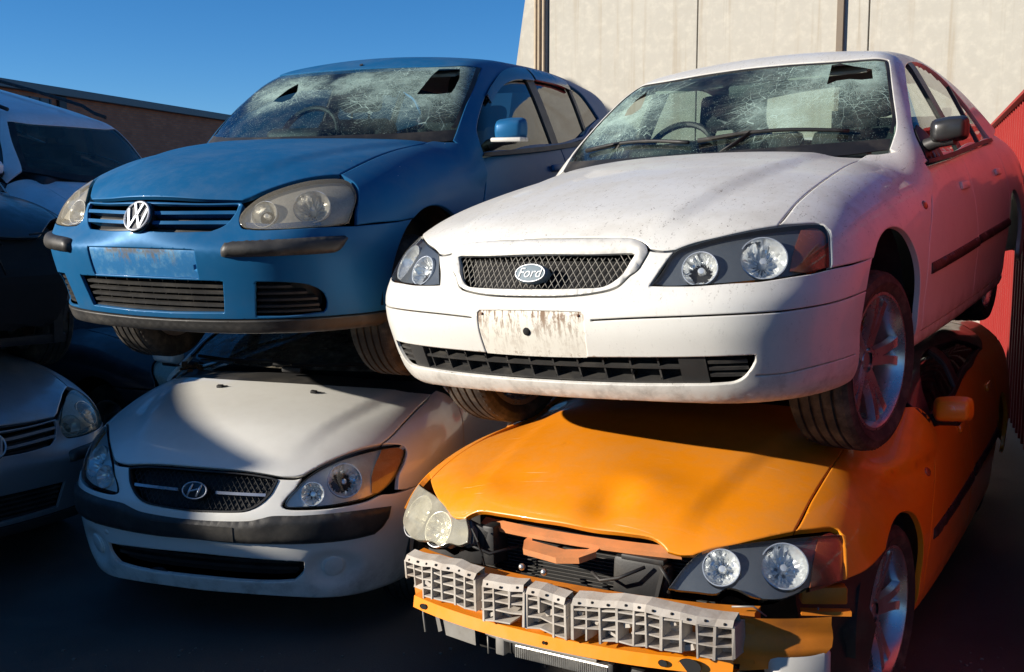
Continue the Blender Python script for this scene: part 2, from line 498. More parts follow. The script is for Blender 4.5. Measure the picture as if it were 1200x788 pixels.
# ------------------------------------------------------------------ materials
class NT:
    def __init__(s, name):
        s.m = bpy.data.materials.new(name); s.m.use_nodes = True; s.t = s.m.node_tree; s.t.nodes.clear()
        s.out = s.t.nodes.new('ShaderNodeOutputMaterial')
    def n(s, typ, ins=None, **kw):
        nd = s.t.nodes.new('ShaderNode'+typ)
        for k, v in kw.items(): setattr(nd, k, v)
        for k, v in (ins or {}).items():
            sk = nd.inputs[k]
            if isinstance(v, bpy.types.NodeSocket): s.t.links.new(v, sk)
            else: sk.default_value = v if not isinstance(v, tuple) or len(v) != 3 or sk.type != 'RGBA' else (*v, 1)
        return nd
    def math(s, op, a, b=0.0, c=None, clamp=False):
        nd = s.n('Math', {0: a, 1: b}, operation=op, use_clamp=clamp)
        if c is not None:
            if isinstance(c, bpy.types.NodeSocket): s.t.links.new(c, nd.inputs[2])
            else: nd.inputs[2].default_value = c
        return nd.outputs[0]
    def rng(s, v, a, b, c=0.0, d=1.0, smooth=True):
        nd = s.n('MapRange', {0: v, 1: a, 2: b, 3: c, 4: d}, interpolation_type='SMOOTHSTEP' if smooth else 'LINEAR')
        return nd.outputs[0]
    def mix(s, f, a, b):
        nd = s.n('Mix', data_type='RGBA')
        for i, v in ((0, f), (6, a), (7, b)):
            if isinstance(v, bpy.types.NodeSocket): s.t.links.new(v, nd.inputs[i])
            else: nd.inputs[i].default_value = (*v, 1) if isinstance(v, tuple) and len(v) == 3 else v
        return nd.outputs[2]
    def obj(s): 
        return s.n('TexCoord').outputs['Object']
    def noise(s, vec, scale, detail=4, rough=.55, dist=0.0):
        return s.n('TexNoise', {'Vector': vec, 'Scale': scale, 'Detail': detail, 'Roughness': rough, 'Distortion': dist}).outputs['Fac']
    def mapv(s, vec, scale=(1, 1, 1), loc=(0, 0, 0), rot=(0, 0, 0)):
        return s.n('Mapping', {'Vector': vec, 'Scale': scale, 'Location': loc, 'Rotation': rot}).outputs[0]
    def bsdf(s, **ins):
        nd = s.n('BsdfPrincipled', {k.replace('_', ' '): v for k, v in ins.items()})
        return nd
    def bump(s, h, strength=.3, dist=.002):
        return s.n('Bump', {'Height': h, 'Strength': strength, 'Distance': dist}).outputs[0]
    def done(s, sock):
        s.t.links.new(sock, s.out.inputs[0]); return s.m

def paint(name, rgb, metallic=0.0, rough=.38, coat=.6, dust=(.32, .28, .22), amount=.35, specks=None, speck_n=.66, grime=.0, streak=0.0, scratch=0.0, coat_r=.06, spec=.5):
    t = NT(name); P = t.obj()
    up = t.n('SeparateXYZ', {0: t.n('NewGeometry').outputs['Normal']}).outputs[2]
    upm = t.rng(up, .1, .85, .25, 1.0)
    n1 = t.noise(P, 3.2, 7, .62); n2 = t.noise(P, 19, 5, .6); n3 = t.noise(P, 95, 3, .6)
    d = t.math('MULTIPLY', t.rng(t.math('MULTIPLY_ADD', n2, .45, n1), .55, .95), amount)
    d = t.math('MULTIPLY', d, upm)
    d = t.math('ADD', d, t.math('MULTIPLY', t.rng(n3, .56, .75), t.math('MULTIPLY', upm, amount*.35)), clamp=True)
    col = t.mix(d, rgb, dust)
    if grime:
        z = t.n('SeparateXYZ', {0: P}).outputs[2]
        low = t.math('MULTIPLY', t.rng(z, .2, .42, 1, 0), t.rng(t.noise(P, 9, 6, .7), .4, .72))
        low = t.math('MULTIPLY', low, grime); col = t.mix(low, col, (.12, .10, .08)); d = t.math('ADD', d, low, clamp=True)
    if streak:
        sv = t.mapv(P, (26, 7, 7), rot=(0, 0, .35))
        sk = t.rng(t.noise(sv, 3.0, 6, .75), .51, .66); sk2 = t.rng(t.noise(P, 170, 2, .5), .50, .66)
        sk = t.math('MULTIPLY', t.math('MULTIPLY', sk, sk2), t.math('MULTIPLY', upm, streak))
        col = t.mix(sk, col, (.16, .14, .12)); d = t.math('ADD', d, sk, clamp=True)
    if scratch:
        for an, sc_ in ((.3, 1.0), (-.5, 1.3), (1.2, .8)):
            w = t.noise(t.mapv(P, (2.2*sc_, 150, 2.2), rot=(0, 0, an)), 1.0, 3, .5)
            w = t.math('MULTIPLY', t.rng(w, .70, .735), t.rng(t.noise(P, 4.0*sc_, 2), .5, .62)); col = t.mix(t.math('MULTIPLY', w, scratch), col, (.80, .58, .36))
    if specks:
        v = t.n('TexVoronoi', {'Vector': P, 'Scale': 34.0, 'Randomness': 1.0})
        sz = t.rng(t.noise(P, 6.1, 2), .45, .8, .02, .085)
        m = t.math('MULTIPLY', t.math('LESS_THAN', v.outputs['Distance'], sz), t.math('GREATER_THAN', t.noise(v.outputs['Position'], 37.0, 0), speck_n-.12))
        m = t.math('MULTIPLY', m, t.rng(up, .2, .7)); col = t.mix(m, col, specks); d = t.math('ADD', d, m, clamp=True)
    ro = t.math('MULTIPLY_ADD', d, .55, t.math('MULTIPLY_ADD', n2, .12, rough-.06), clamp=True)
    cw = t.math('MULTIPLY', t.math('SUBTRACT', 1.0, d, clamp=True), coat)
    b = t.bsdf(Base_Color=col, Metallic=metallic, Roughness=ro, Coat_Weight=cw, Coat_Roughness=coat_r, Specular_IOR_Level=spec)
    return t.done(b.outputs[0])
def plain(name, rgb, rough=.6, metallic=0.0, vary=.25, scale=12, dust=None, bump=0.0, coat=0.0):
    t = NT(name); P = t.obj()
    n = t.noise(P, scale, 6, .6)
    lo = tuple(c*(1-vary) for c in rgb); hi = tuple(min(1, c*(1+vary)) for c in rgb)
    col = t.mix(n, lo, hi)
    if dust:
        k = t.rng(t.noise(P, scale*.45, 7, .68), .42, .72, 0, dust[1]); col = t.mix(k, col, dust[0])
    ins = dict(Base_Color=col, Roughness=t.math('MULTIPLY_ADD', n, .2, rough-.1, clamp=True), Metallic=metallic, Coat_Weight=coat)
    b = t.bsdf(**ins)
    if bump: t.t.links.new(t.bump(t.noise(P, scale*14, 3), bump, .002), b.inputs['Normal'])
    return t.done(b.outputs[0])
def glass(name, tint=(.55, .68, .64), dirt=.10, ior=1.5, dirtcol=(.35, .34, .30), rough=.02, cracks=None, haze=0.0, dscale=7):
    t = NT(name); P = t.obj()
    tr = t.n('BsdfTransparent', {'Color': tint}); gl = t.n('BsdfGlossy', {'Color': (1, 1, 1), 'Roughness': rough})
    fr = t.math('MULTIPLY_ADD', t.math('POWER', t.n('LayerWeight', {'Blend': .5}).outputs['Facing'], 5.0), .94, .045)
    # dust film
    k = t.rng(t.noise(P, dscale, 7, .66), .40, .80, 0, dirt); k = t.math('ADD', k, haze, clamp=True)
    df = t.n('BsdfDiffuse', {'Color': dirtcol})
    s1 = t.n('MixShader', {0: t.math('MULTIPLY', fr, .95, clamp=True), 1: tr.outputs[0], 2: gl.outputs[0]})
    s2 = t.n('MixShader', {0: k, 1: s1.outputs[0], 2: df.outputs[0]})
    res = s2.outputs[0]
    if cracks:
        X = t.n('SeparateXYZ', {0: P}); x, z = X.outputs[0], X.outputs[2]
        wob = t.noise(P, 3.5, 4); wob2 = t.noise(P, 14, 3)
        tot = None; cloud = None
        fv = t.n('TexVoronoi', {'Vector': P, 'Scale': 120.0, 'Randomness': 1.0}, feature='DISTANCE_TO_EDGE').outputs['Distance']
        grain = t.rng(t.noise(P, 130, 4, .75), .44, .66); patch = t.rng(t.noise(P, 9, 6, .7), .36, .64); big = t.noise(P, 2.6, 3)
        for i, (cx, cz, r0, r1, st) in enumerate(cracks):
            u = t.math('SUBTRACT', x, cx); v = t.math('MULTIPLY', t.math('SUBTRACT', z, cz), 2.0)
            u = t.math('ADD', u, t.math('MULTIPLY', t.math('SUBTRACT', wob2, .5), .015)); v = t.math('ADD', v, t.math('MULTIPLY', t.math('SUBTRACT', wob, .5), .05))
            r = t.math('SQRT', t.math('ADD', t.math('MULTIPLY', u, u), t.math('MULTIPLY', v, v)))
            a = t.math('ARCTAN2', v, u)
            vec = t.n('CombineXYZ', {0: t.math('MULTIPLY', a, 7.0), 1: t.math('MULTIPLY', r, 30.0), 2: float(i*7)}).outputs[0]
            vo = t.n('TexVoronoi', {'Vector': vec, 'Scale': 1.0, 'Randomness': 1.0}, feature='DISTANCE_TO_EDGE').outputs['Distance']
            ra = t.n('CombineXYZ', {0: t.math('MULTIPLY', a, 8.5), 1: t.math('MULTIPLY', r, 2.5), 2: float(i*5+3)}).outputs[0]
            vr = t.n('TexVoronoi', {'Vector': ra, 'Scale': 1.0, 'Randomness': .9}, feature='DISTANCE_TO_EDGE').outputs['Distance']
            fall = t.rng(t.math('ADD', r, t.math('MULTIPLY', t.math('SUBTRACT', big, .5), .55)), r0, r1, 1, 0)
            ln = t.math('MULTIPLY', t.math('MULTIPLY', t.rng(vo, .006, .03, 1, 0), t.rng(t.noise(P, 8, 3, .6), .30, .60)), t.rng(fall, .12, .6))
            lr = t.math('MULTIPLY', t.rng(vr, .003, .011, 1, 0), t.rng(t.noise(P, 5, 2, .6), .32, .55))
            ln = t.math('MAXIMUM', ln, t.math('MULTIPLY', lr, .9))
            near = t.math('POWER', fall, 1.6)
            fine = t.math('MULTIPLY', t.rng(fv, .02, .12, 1, 0), near)
            c = t.math('MAXIMUM', t.math('MULTIPLY', ln, t.math('MULTIPLY', t.rng(fall, 0, .4), .85)), t.math('MULTIPLY', fine, .6))
            c = t.math('MAXIMUM', c, t.math('MULTIPLY', t.math('MULTIPLY', grain, patch), t.math('MULTIPLY', near, 1.0)))
            c = t.math('MULTIPLY', c, st)
            h = t.math('MULTIPLY', t.math('MULTIPLY', t.math('POWER', fall, 1.8), t.math('MULTIPLY_ADD', patch, .8, .2)), st*.55)
            tot = c if tot is None else t.math('MAXIMUM', tot, c)
            cloud = h if cloud is None else t.math('MAXIMUM', cloud, h)
        f = t.math('MAXIMUM', tot, cloud)
        spk = t.math('MULTIPLY', t.math('GREATER_THAN', t.noise(P, 260, 1), .72), .8)
        f = t.math('MAXIMUM', f, spk, clamp=True)
        cd = t.n('BsdfDiffuse', {'Color': (.58, .78, .66)}); cg = t.n('BsdfGlossy', {'Color': (.85, .95, .9), 'Roughness': .28})
        cm = t.n('MixShader', {0: .25, 1: cd.outputs[0], 2: cg.outputs[0]})
        res = t.n('MixShader', {0: f, 1: res, 2: cm.outputs[0]}).outputs[0]
    return t.done(res)

M = {}
M['white'] = paint('white_paint', (.74, .725, .68), 0, .40, .45, (.34, .31, .26), .40, grime=.6, streak=1.0, specks=(.17, .15, .12), speck_n=.60)
M['orange'] = paint('orange_paint', (.86, .27, .006), 0, .36, .45, (.42, .22, .07), .30, grime=.5, scratch=.7)
M['blue'] = paint('blue_metallic_paint', (.012, .112, .265), .12, .42, .03, (.20, .24, .30), .16, specks=(.6, .62, .62), grime=.2, spec=.12)
M['silverwhite'] = paint('pearl_white_paint', (.80, .79, .74), 0, .36, .55, (.38, .34, .28), .16, grime=.5)
M['silver'] = paint('silver_paint', (.42, .43, .46), .6, .36, .6, (.3, .27, .22), .35, grime=.5)
M['darkpaint'] = paint('charcoal_paint', (.012, .014, .02), .2, .4, .5, (.09, .09, .09), .5)
M['wagonwhite'] = paint('wagon_white_paint', (.82, .83, .84), 0, .4, .5, (.38, .36, .32), .3)
M['black'] = plain('black_plastic', (.012, .012, .013), .55, dust=((.09, .08, .065), .45), bump=.15)
M['trim'] = plain('weathered_trim', (.03, .029, .028), .5, dust=((.11, .10, .085), .6), bump=.2)
M['void'] = plain('dark_inner_metal', (.008, .008, .009), .9)
M['cabin'] = plain('charcoal_cloth', (.035, .037, .042), .9, vary=.4, scale=30)
M['dash'] = plain('dash_plastic', (.030, .031, .034), .6)
M['headliner'] = plain('headliner_cloth', (.42, .40, .36), .9)
M['tyre'] = plain('tyre_rubber', (.018, .017, .016), .85, vary=.4, scale=16, dust=((.14, .115, .085), .75), bump=.3)
M['alloy'] = plain('alloy_silver', (.62, .62, .63), .28, .85, .12, 9, dust=((.2, .17, .14), .45))
M['steelrust'] = plain('rusty_steel', (.20, .10, .065), .75, .5, .5, 18)
M['steel'] = plain('scuffed_steel', (.40, .39, .37), .42, .8, .3, 14, dust=((.16, .12, .09), .5))
M['aluminium'] = plain('bright_aluminium', (.62, .61, .58), .35, .9, .25, 25)
M['chrome'] = plain('chrome', (.75, .76, .78), .10, 1.0, .05)
M['reflector'] = plain('lamp_reflector', (.88, .885, .88), .22, .60, .06, 30)
M['lamphouse'] = plain('lamp_housing', (.085, .095, .11), .35, .1, coat=.4)
M['amber'] = plain('amber_lens', (.34, .085, .03), .25, 0, .3, 40, coat=.8)
M['orangelens'] = plain('orange_lens', (.50, .20, .06), .22, 0, .2, 40, coat=.8)
M['foam'] = plain('dusty_absorber_plastic', (.47, .43, .38), .75, 0, .18, 14, dust=((.24, .18, .13), .6), bump=.2)
M['orangemetal'] = plain('orange_primer_metal', (.62, .19, .012), .55, 0, .3, 10, dust=((.28, .10, .03), .6))
M['peach'] = plain('peach_painted_metal', (.66, .25, .09), .6, 0, .25, 12, dust=((.3, .18, .1), .5))
M['offwhite'] = plain('off_white_plastic', (.62, .60, .56), .5, 0, .12, 8, dust=((.3, .26, .2), .4))
M['grey'] = plain('grey_steel_plate', (.30, .29, .27), .55, .4, .2, 9, dust=((.16, .13, .1), .5))
M['rad'] = plain('radiator_fins', (.075, .072, .068), .6, .5, .3, 40)
M['lettersilver'] = plain('badge_silver', (.55, .57, .60), .38, .6, .05)
M['letterpale'] = plain('badge_pale_lettering', (.62, .64, .66), .5, 0, .05)
M['mirrorgrey'] = plain('bare_mirror_shell', (.05, .05, .05), .30, .5, .3, 20)
M['badgeblue'] = plain('faded_badge_blue', (.12, .17, .21), .6, 0, .3, 60)
M['ws_white'] = glass('cracked_windscreen_glass', (.58, .72, .66), .12, cracks=[(.46, 1.31, .06, .66, 1.0), (-.54, 1.22, .04, .50, 1.0), (.30, 1.17, .03, .30, .8)])
M['ws_golf'] = glass('smashed_windscreen_glass', (.50, .64, .62), .08, cracks=[(.50, 1.29, .05, .60, 1.0), (-.31, 1.25, .03, .34, .95), (.05, 1.31, .02, .16, .7)])
M['darkglass'] = glass('dark_side_glass', (.10, .13, .14), .06)
M['glass'] = glass('tinted_side_glass', (.60, .68, .65), .08)
M['rearglass'] = glass('rear_glass', (.80, .86, .84), .06)
M['dirtyglass'] = glass('dirty_windscreen_glass', (.20, .24, .24), .85, dirtcol=(.20, .18, .145), haze=.35, dscale=16)
M['dullglass'] = glass('dusty_wagon_glass', (.30, .40, .38), .35, dirtcol=(.10, .16, .15), haze=.2)
M['lens'] = glass('clear_lamp_lens', (.92, .94, .94), .06, dirtcol=(.40, .39, .36), rough=.04, dscale=220, haze=.02)
M['lensdusty'] = glass('hazy_lamp_lens', (.84, .82, .76), .12, dirtcol=(.50, .45, .34), rough=.10, haze=.22, dscale=120)
M['lensyellow'] = glass('yellowed_lamp_lens', (.82, .80, .68), .22, dirtcol=(.66, .62, .50), rough=.10, haze=.30, dscale=9)
M['concrete'] = None

# stained number-plate recess, aged grille wire and small extras
def plate_mat(name, base, stain, amt, z0, z1):
    t = NT(name); P = t.obj(); z = t.n('SeparateXYZ', {0: P}).outputs[2]
    top = t.rng(z, z0, z1, 0, 1); run = t.noise(t.mapv(P, (46, 20, 7)), 1.6, 6, .72, .6); blot = t.noise(P, 24, 6, .7, .8)
    k = t.math('MULTIPLY', t.rng(t.math('ADD', t.math('MULTIPLY', run, .6), t.math('MULTIPLY', blot, .4)), .47, .58), t.math('MULTIPLY_ADD', top, .85, .16))
    k2 = t.math('MULTIPLY', t.rng(t.noise(P, 38, 6, .75), .52, .66), t.rng(z, z0+.03, z0-.01, 0, .6))
    k = t.math('MULTIPLY', t.math('MAXIMUM', k, k2), amt)
    b = t.bsdf(Base_Color=t.mix(k, base, stain), Roughness=t.math('MULTIPLY_ADD', k, .4, .42), Coat_Weight=.3)
    return t.done(b.outputs[0])
M['plate'] = plate_mat('stained_plate_recess', (.74, .71, .63), (.20, .12, .07), .95, .39, .52)
def blueplate():
    t = NT('plate_recess_blue'); P = t.obj(); X = t.n('SeparateXYZ', {0: P})
    band = t.math('MULTIPLY', t.rng(X.outputs[2], .525, .545, 0, 1), t.rng(t.math('ABSOLUTE', X.outputs[0]), .185, .165, 0, 1))
    drip = t.math('MULTIPLY', t.rng(t.noise(t.mapv(P, (30, 20, 5)), 1.8, 5, .7), .50, .60), t.math('MULTIPLY', t.rng(X.outputs[2], .478, .53, 0, 1), t.rng(t.math('ABSOLUTE', X.outputs[0]), .20, .16, 0, 1)))
    k = t.math('MAXIMUM', t.math('MULTIPLY', band, t.rng(t.noise(P, 40, 4, .7), .38, .55)), drip); k = t.math('MULTIPLY', k, .8)
    pale = t.math('MULTIPLY', t.rng(t.noise(P, 16, 5, .7), .45, .68), .55)
    col = t.mix(pale, (.035, .20, .46), (.20, .42, .60)); col = t.mix(k, col, (.13, .11, .08))
    b = t.bsdf(Base_Color=col, Metallic=.2, Roughness=t.math('MULTIPLY_ADD', k, .4, .4), Coat_Weight=.3)
    return t.done(b.outputs[0])
M['plateblue'] = blueplate()
M['grillewire'] = plain('weathered_grille_wire', (.26, .245, .215), .55, .3)
M['badgedark'] = plain('badge_black', (.01, .012, .016), .3, coat=.5)
M['barsilver'] = plain('silver_grille_bar', (.50, .51, .54), .3, .7)
M['dullblack'] = plain('smoked_deflector', (.010, .012, .016), .2, coat=.6)
M['leaf'] = plain('dead_leaf', (.16, .07, .03), .8, vary=.6)
M['lampbright'] = plain('bright_lamp_bowl', (.66, .65, .62), .32, .35, .2, 50)

DATA = {'white': {'lamp': {'pts': [(0.409, 0.075, 0.602, 1), (0.432, 0.108, 0.642), (0.461, 0.151, 0.701), (0.513, 0.188, 0.72), (0.566, 0.229, 0.734), (0.618, 0.273, 0.743), (0.668, 0.323, 0.75), (0.711, 0.372, 0.753), (0.754, 0.426, 0.755), (0.796, 0.484, 0.752), (0.814, 0.501, 0.745), (0.832, 0.485, 0.722), (0.85, 0.442, 0.678), (0.863, 0.401, 0.619, 1), (0.83, 0.33, 0.614), (0.783, 0.256, 0.606), (0.715, 0.189, 0.604), (0.634, 0.138, 0.601), (0.546, 0.104, 0.599), (0.47, 0.084, 0.597)]}, 'hole_r': {'pts': [(0.392, 1.966, 1.365, 1), (0.425, 1.98, 1.369, 1), (0.489, 1.953, 1.349, 1), (0.572, 1.933, 1.326, 1), (0.594, 1.868, 1.282, 1), (0.553, 1.853, 1.281, 1), (0.5, 1.851, 1.289, 1), (0.451, 1.832, 1.287, 1), (0.421, 1.801, 1.273, 1), (0.409, 1.878, 1.318, 1)]}, 'hole_l': {'pts': [(-0.502, 1.923, 1.331, 1), (-0.48, 1.857, 1.296, 1), (-0.459, 1.768, 1.248, 1), (-0.489, 1.735, 1.223, 1), (-0.534, 1.744, 1.219, 1), (-0.544, 1.8, 1.251, 1), (-0.534, 1.873, 1.297, 1)]}, 'groove_a': {'pts': [(0.231, 0.007, 0.498), (0.366, 0.023, 0.505), (0.571, 0.07, 0.51), (0.745, 0.172, 0.509), (0.818, 0.262, 0.51), (0.88, 0.394, 0.514), (0.913, 0.607, 0.523)]}, 'groove_c': {'pts': [(0.697, 0.184, 0.313), (0.764, 0.25, 0.311), (0.818, 0.325, 0.318), (0.865, 0.43, 0.323), (0.891, 0.55, 0.325)]}, 'bonnet': {'pts': [(-0.121, 0.118, 0.748), (0.097, 0.118, 0.749), (0.245, 0.133, 0.746), (0.331, 0.143, 0.738), (0.368, 0.139, 0.722), (0.382, 0.13, 0.706, 1), (0.421, 0.137, 0.699), (0.46, 0.151, 0.701, 1), (0.513, 0.188, 0.72), (0.566, 0.229, 0.734), (0.618, 0.273, 0.743), (0.668, 0.323, 0.75), (0.711, 0.372, 0.753, 1), (0.71, 0.397, 0.765), (0.706, 0.486, 0.797), (0.708, 0.563, 0.818), (0.704, 0.819, 0.869), (0.691, 1.102, 0.913), (0.666, 1.464, 0.955), (0.7, 1.623, 0.997), (0.705, 1.735, 1.023, 1), (0.586, 1.603, 1.022), (0.438, 1.517, 1.021), (0.279, 1.457, 1.019), (0.093, 1.407, 1.018), (-0.212, 1.424, 1.016), (-0.617, 1.613, 1.014)]}}, 'golf': {'lamp': {'pts': [(0.407, 0.133, 0.664), (0.409, 0.145, 0.688), (0.429, 0.169, 0.72), (0.465, 0.219, 0.76), (0.519, 0.287, 0.792), (0.584, 0.371, 0.816), (0.643, 0.436, 0.823), (0.682, 0.47, 0.819), (0.714, 0.475, 0.804), (0.749, 0.455, 0.771), (0.767, 0.435, 0.741), (0.776, 0.395, 0.692), (0.775, 0.363, 0.643, 1), (0.737, 0.299, 0.636), (0.644, 0.202, 0.632), (0.534, 0.146, 0.63), (0.456, 0.128, 0.634), (0.427, 0.127, 0.642)]}, 'hole_r': {'pts': [(0.475, 1.698, 1.355, 1), (0.576, 1.729, 1.352, 1), (0.616, 1.643, 1.297, 1), (0.626, 1.569, 1.246, 1), (0.625, 1.537, 1.224, 1), (0.566, 1.502, 1.217, 1), (0.471, 1.468, 1.218, 1), (0.472, 1.532, 1.26, 1), (0.471, 1.615, 1.312, 1)]}, 'hole_l': {'pts': [(-0.305, 1.562, 1.303, 1), (-0.252, 1.475, 1.258, 1), (-0.242, 1.403, 1.216, 1), (-0.284, 1.386, 1.2, 1), (-0.364, 1.418, 1.208, 1), (-0.354, 1.466, 1.239, 1), (-0.338, 1.52, 1.274, 1)]}, 'strip': {'pts': [(0.393, 0.039, 0.545), (0.395, 0.051, 0.573), (0.416, 0.065, 0.583), (0.589, 0.137, 0.592), (0.721, 0.261, 0.598), (0.769, 0.335, 0.598, 1), (0.776, 0.345, 0.587, 1), (0.762, 0.315, 0.549), (0.743, 0.283, 0.534), (0.596, 0.123, 0.531), (0.411, 0.046, 0.527), (0.393, 0.041, 0.531)]}}, 'getz': {'lamp': {'pts': [(0.375, 0.054, 0.608), (0.383, 0.068, 0.636), (0.41, 0.09, 0.672), (0.445, 0.127, 0.719), (0.494, 0.188, 0.757), (0.555, 0.27, 0.783), (0.617, 0.356, 0.795), (0.666, 0.432, 0.798), (0.71, 0.502, 0.793), (0.732, 0.523, 0.781), (0.743, 0.506, 0.762), (0.747, 0.45, 0.723), (0.739, 0.388, 0.681), (0.725, 0.335, 0.647), (0.706, 0.294, 0.629), (0.671, 0.236, 0.614), (0.62, 0.175, 0.608), (0.535, 0.11, 0.602), (0.434, 0.067, 0.6), (0.389, 0.054, 0.6)]}}, 'orange': {'lampr': {'pts': [(0.406, 0.08, 0.61, 1), (0.44, 0.124, 0.67), (0.468, 0.158, 0.706), (0.503, 0.193, 0.727), (0.576, 0.238, 0.737), (0.656, 0.301, 0.744), (0.728, 0.371, 0.745), (0.782, 0.437, 0.742), (0.831, 0.505, 0.732), (0.845, 0.503, 0.717), (0.859, 0.467, 0.68), (0.872, 0.418, 0.614, 1), (0.842, 0.351, 0.615), (0.787, 0.269, 0.615), (0.775, 0.247, 0.606), (0.737, 0.201, 0.594), (0.695, 0.169, 0.596), (0.65, 0.148, 0.605), (0.612, 0.142, 0.62), (0.581, 0.134, 0.623), (0.555, 0.113, 0.607), (0.493, 0.096, 0.607), (0.429, 0.083, 0.607)]}, 'lampl': {'pts': [(-0.817, 0.443, 0.718, 1), (-0.6, 0.256, 0.74), (-0.474, 0.173, 0.72), (-0.424, 0.141, 0.704), (-0.379, 0.136, 0.715, 1), (-0.353, 0.11, 0.683), (-0.342, 0.088, 0.641, 1), (-0.378, 0.086, 0.625), (-0.429, 0.094, 0.623), (-0.464, 0.09, 0.607), (-0.513, 0.107, 0.614), (-0.605, 0.127, 0.603), (-0.678, 0.171, 0.613), (-0.739, 0.231, 0.63), (-0.771, 0.307, 0.674)]}, 'circle_small': {'pts': [(0.549, 0.166, 0.681)]}, 'circle_big': {'pts': [(0.72, 0.271, 0.687)]}}}
POSES = {'white': ((0.081, 3.449, 0.937), (-0.591, 0.059, -0.036)), 'orange': ((0.1, 3.308, 0.012), (-0.562, 0.001, -0.02)), 'golf': ((-1.493, 4.286, 1.08), (-0.429, 0.047, 0.009)), 'getz': ((-1.309, 4.22, 0), (-0.22, 0, 0.02))}
SUN = (-.97, -.245, 18)   # direction towards the sun in plan, elevation in degrees
SUNE = 5.0; SKYS = .088; EXPO = .64
WYAW = -.59
WALL0 = (5.7, 12.9, 0); WJ = [-6.2, -3.8, -1.83, -1.48, 2.5, 6.5]
FENCE = ((1.95, 2.75), (5.72, 13.0)); FENCEH = 2.72
BRICK = ((-17.0, 29.0), (-12.0, 46.0)); BRICKH = 5.6; BL = 3.2; BW = 7.0
SHADE_CAST = True

# ------------------------------------------------------------------ shared car pieces
def arch(yc, zc, r, a0, a1, x=.9, n=10):
    """points round a wheel opening, angles in degrees measured from the rear, over the top"""
    return [(x, yc+r*math.cos(math.radians(a0+(a1-a0)*i/n)), zc+r*math.sin(math.radians(a0+(a1-a0)*i/n))) for i in range(n+1)]
def cpt(p): return (p[0], p[1], p[2], 1)
def clip_y(pts, y0, y1):
    P = [np.array(p[:3], float) for p in pts]
    for s_, lim in ((1, y0), (-1, y1)):
        out = []
        for i in range(len(P)):
            a, b = P[i], P[(i+1) % len(P)]
            ia, ib = s_*(a[1]-lim) >= 0, s_*(b[1]-lim) >= 0
            if ia: out.append(np.append(a, 0)[:3] if True else a)
            if ia != ib:
                t = (lim-a[1])/(b[1]-a[1]); out.append(a+(b-a)*t)
        P = out
    res = []
    for p in P:
        c = abs(p[1]-y0) < 1e-6 or abs(p[1]-y1) < 1e-6
        res.append((p[0], p[1], p[2], int(c)))
    return res
def core(root, body, cabin_drop=.22, front=.045, name='inner_shell', top_at=None):
    """dark body structure behind the panels, so seams and openings look into a car and not through it"""
    def fn(P):
        f = body.lower(P)+front
        x = np.abs(P[:, 0]); f = smax(f, x-.60, .05)
        y = P[:, 1]
        f = np.maximum(f, P[:, 2]-body.top(x, y)+front+cabin_drop*sstep(1.2, 1.7, y))
        w = body.c['wheel']
        for yc in (w[0], w[1]):
            cyl = np.maximum(.40-np.hypot(y-yc, P[:, 2]-.33), .48-x)
            f = np.maximum(f, -(-cyl) if False else np.minimum(.40-np.hypot(y-yc, P[:, 2]-.33), x-.48))
        return f
    fam = Fam('star', (0, 1.95, .55), (0, 0, 1), 1)
    nu, nv = 120, 46; V = []; O = []; D = []
    for j in range(nv+1):
        ph = -math.pi/2+math.pi*j/nv
        for i in range(nu):
            th = 2*math.pi*i/nu
            # stretch the directions along the car
            d = np.array([math.cos(ph)*math.sin(th)*.45, math.cos(ph)*math.cos(th)*1.6, math.sin(ph)*.45]); d /= np.linalg.norm(d)
            D.append(d)
    D = np.array(D); Cn = np.array([0, 1.95, .55]); O = Cn+D*3.2
    t = body.cast(O, -D, 3.19, fn=fn); t = np.nan_to_num(t, nan=3.19); P = O-D*t[:, None]
    F = []
    for j in range(nv):
        for i in range(nu):
            i2 = (i+1) % nu; F.append((j*nu+i, j*nu+i2, (j+1)*nu+i2, (j+1)*nu+i))
    me = mesh_from(name, P, [f[::-1] for f in F], smooth=False)
    return link(name, me, root, M['void'])

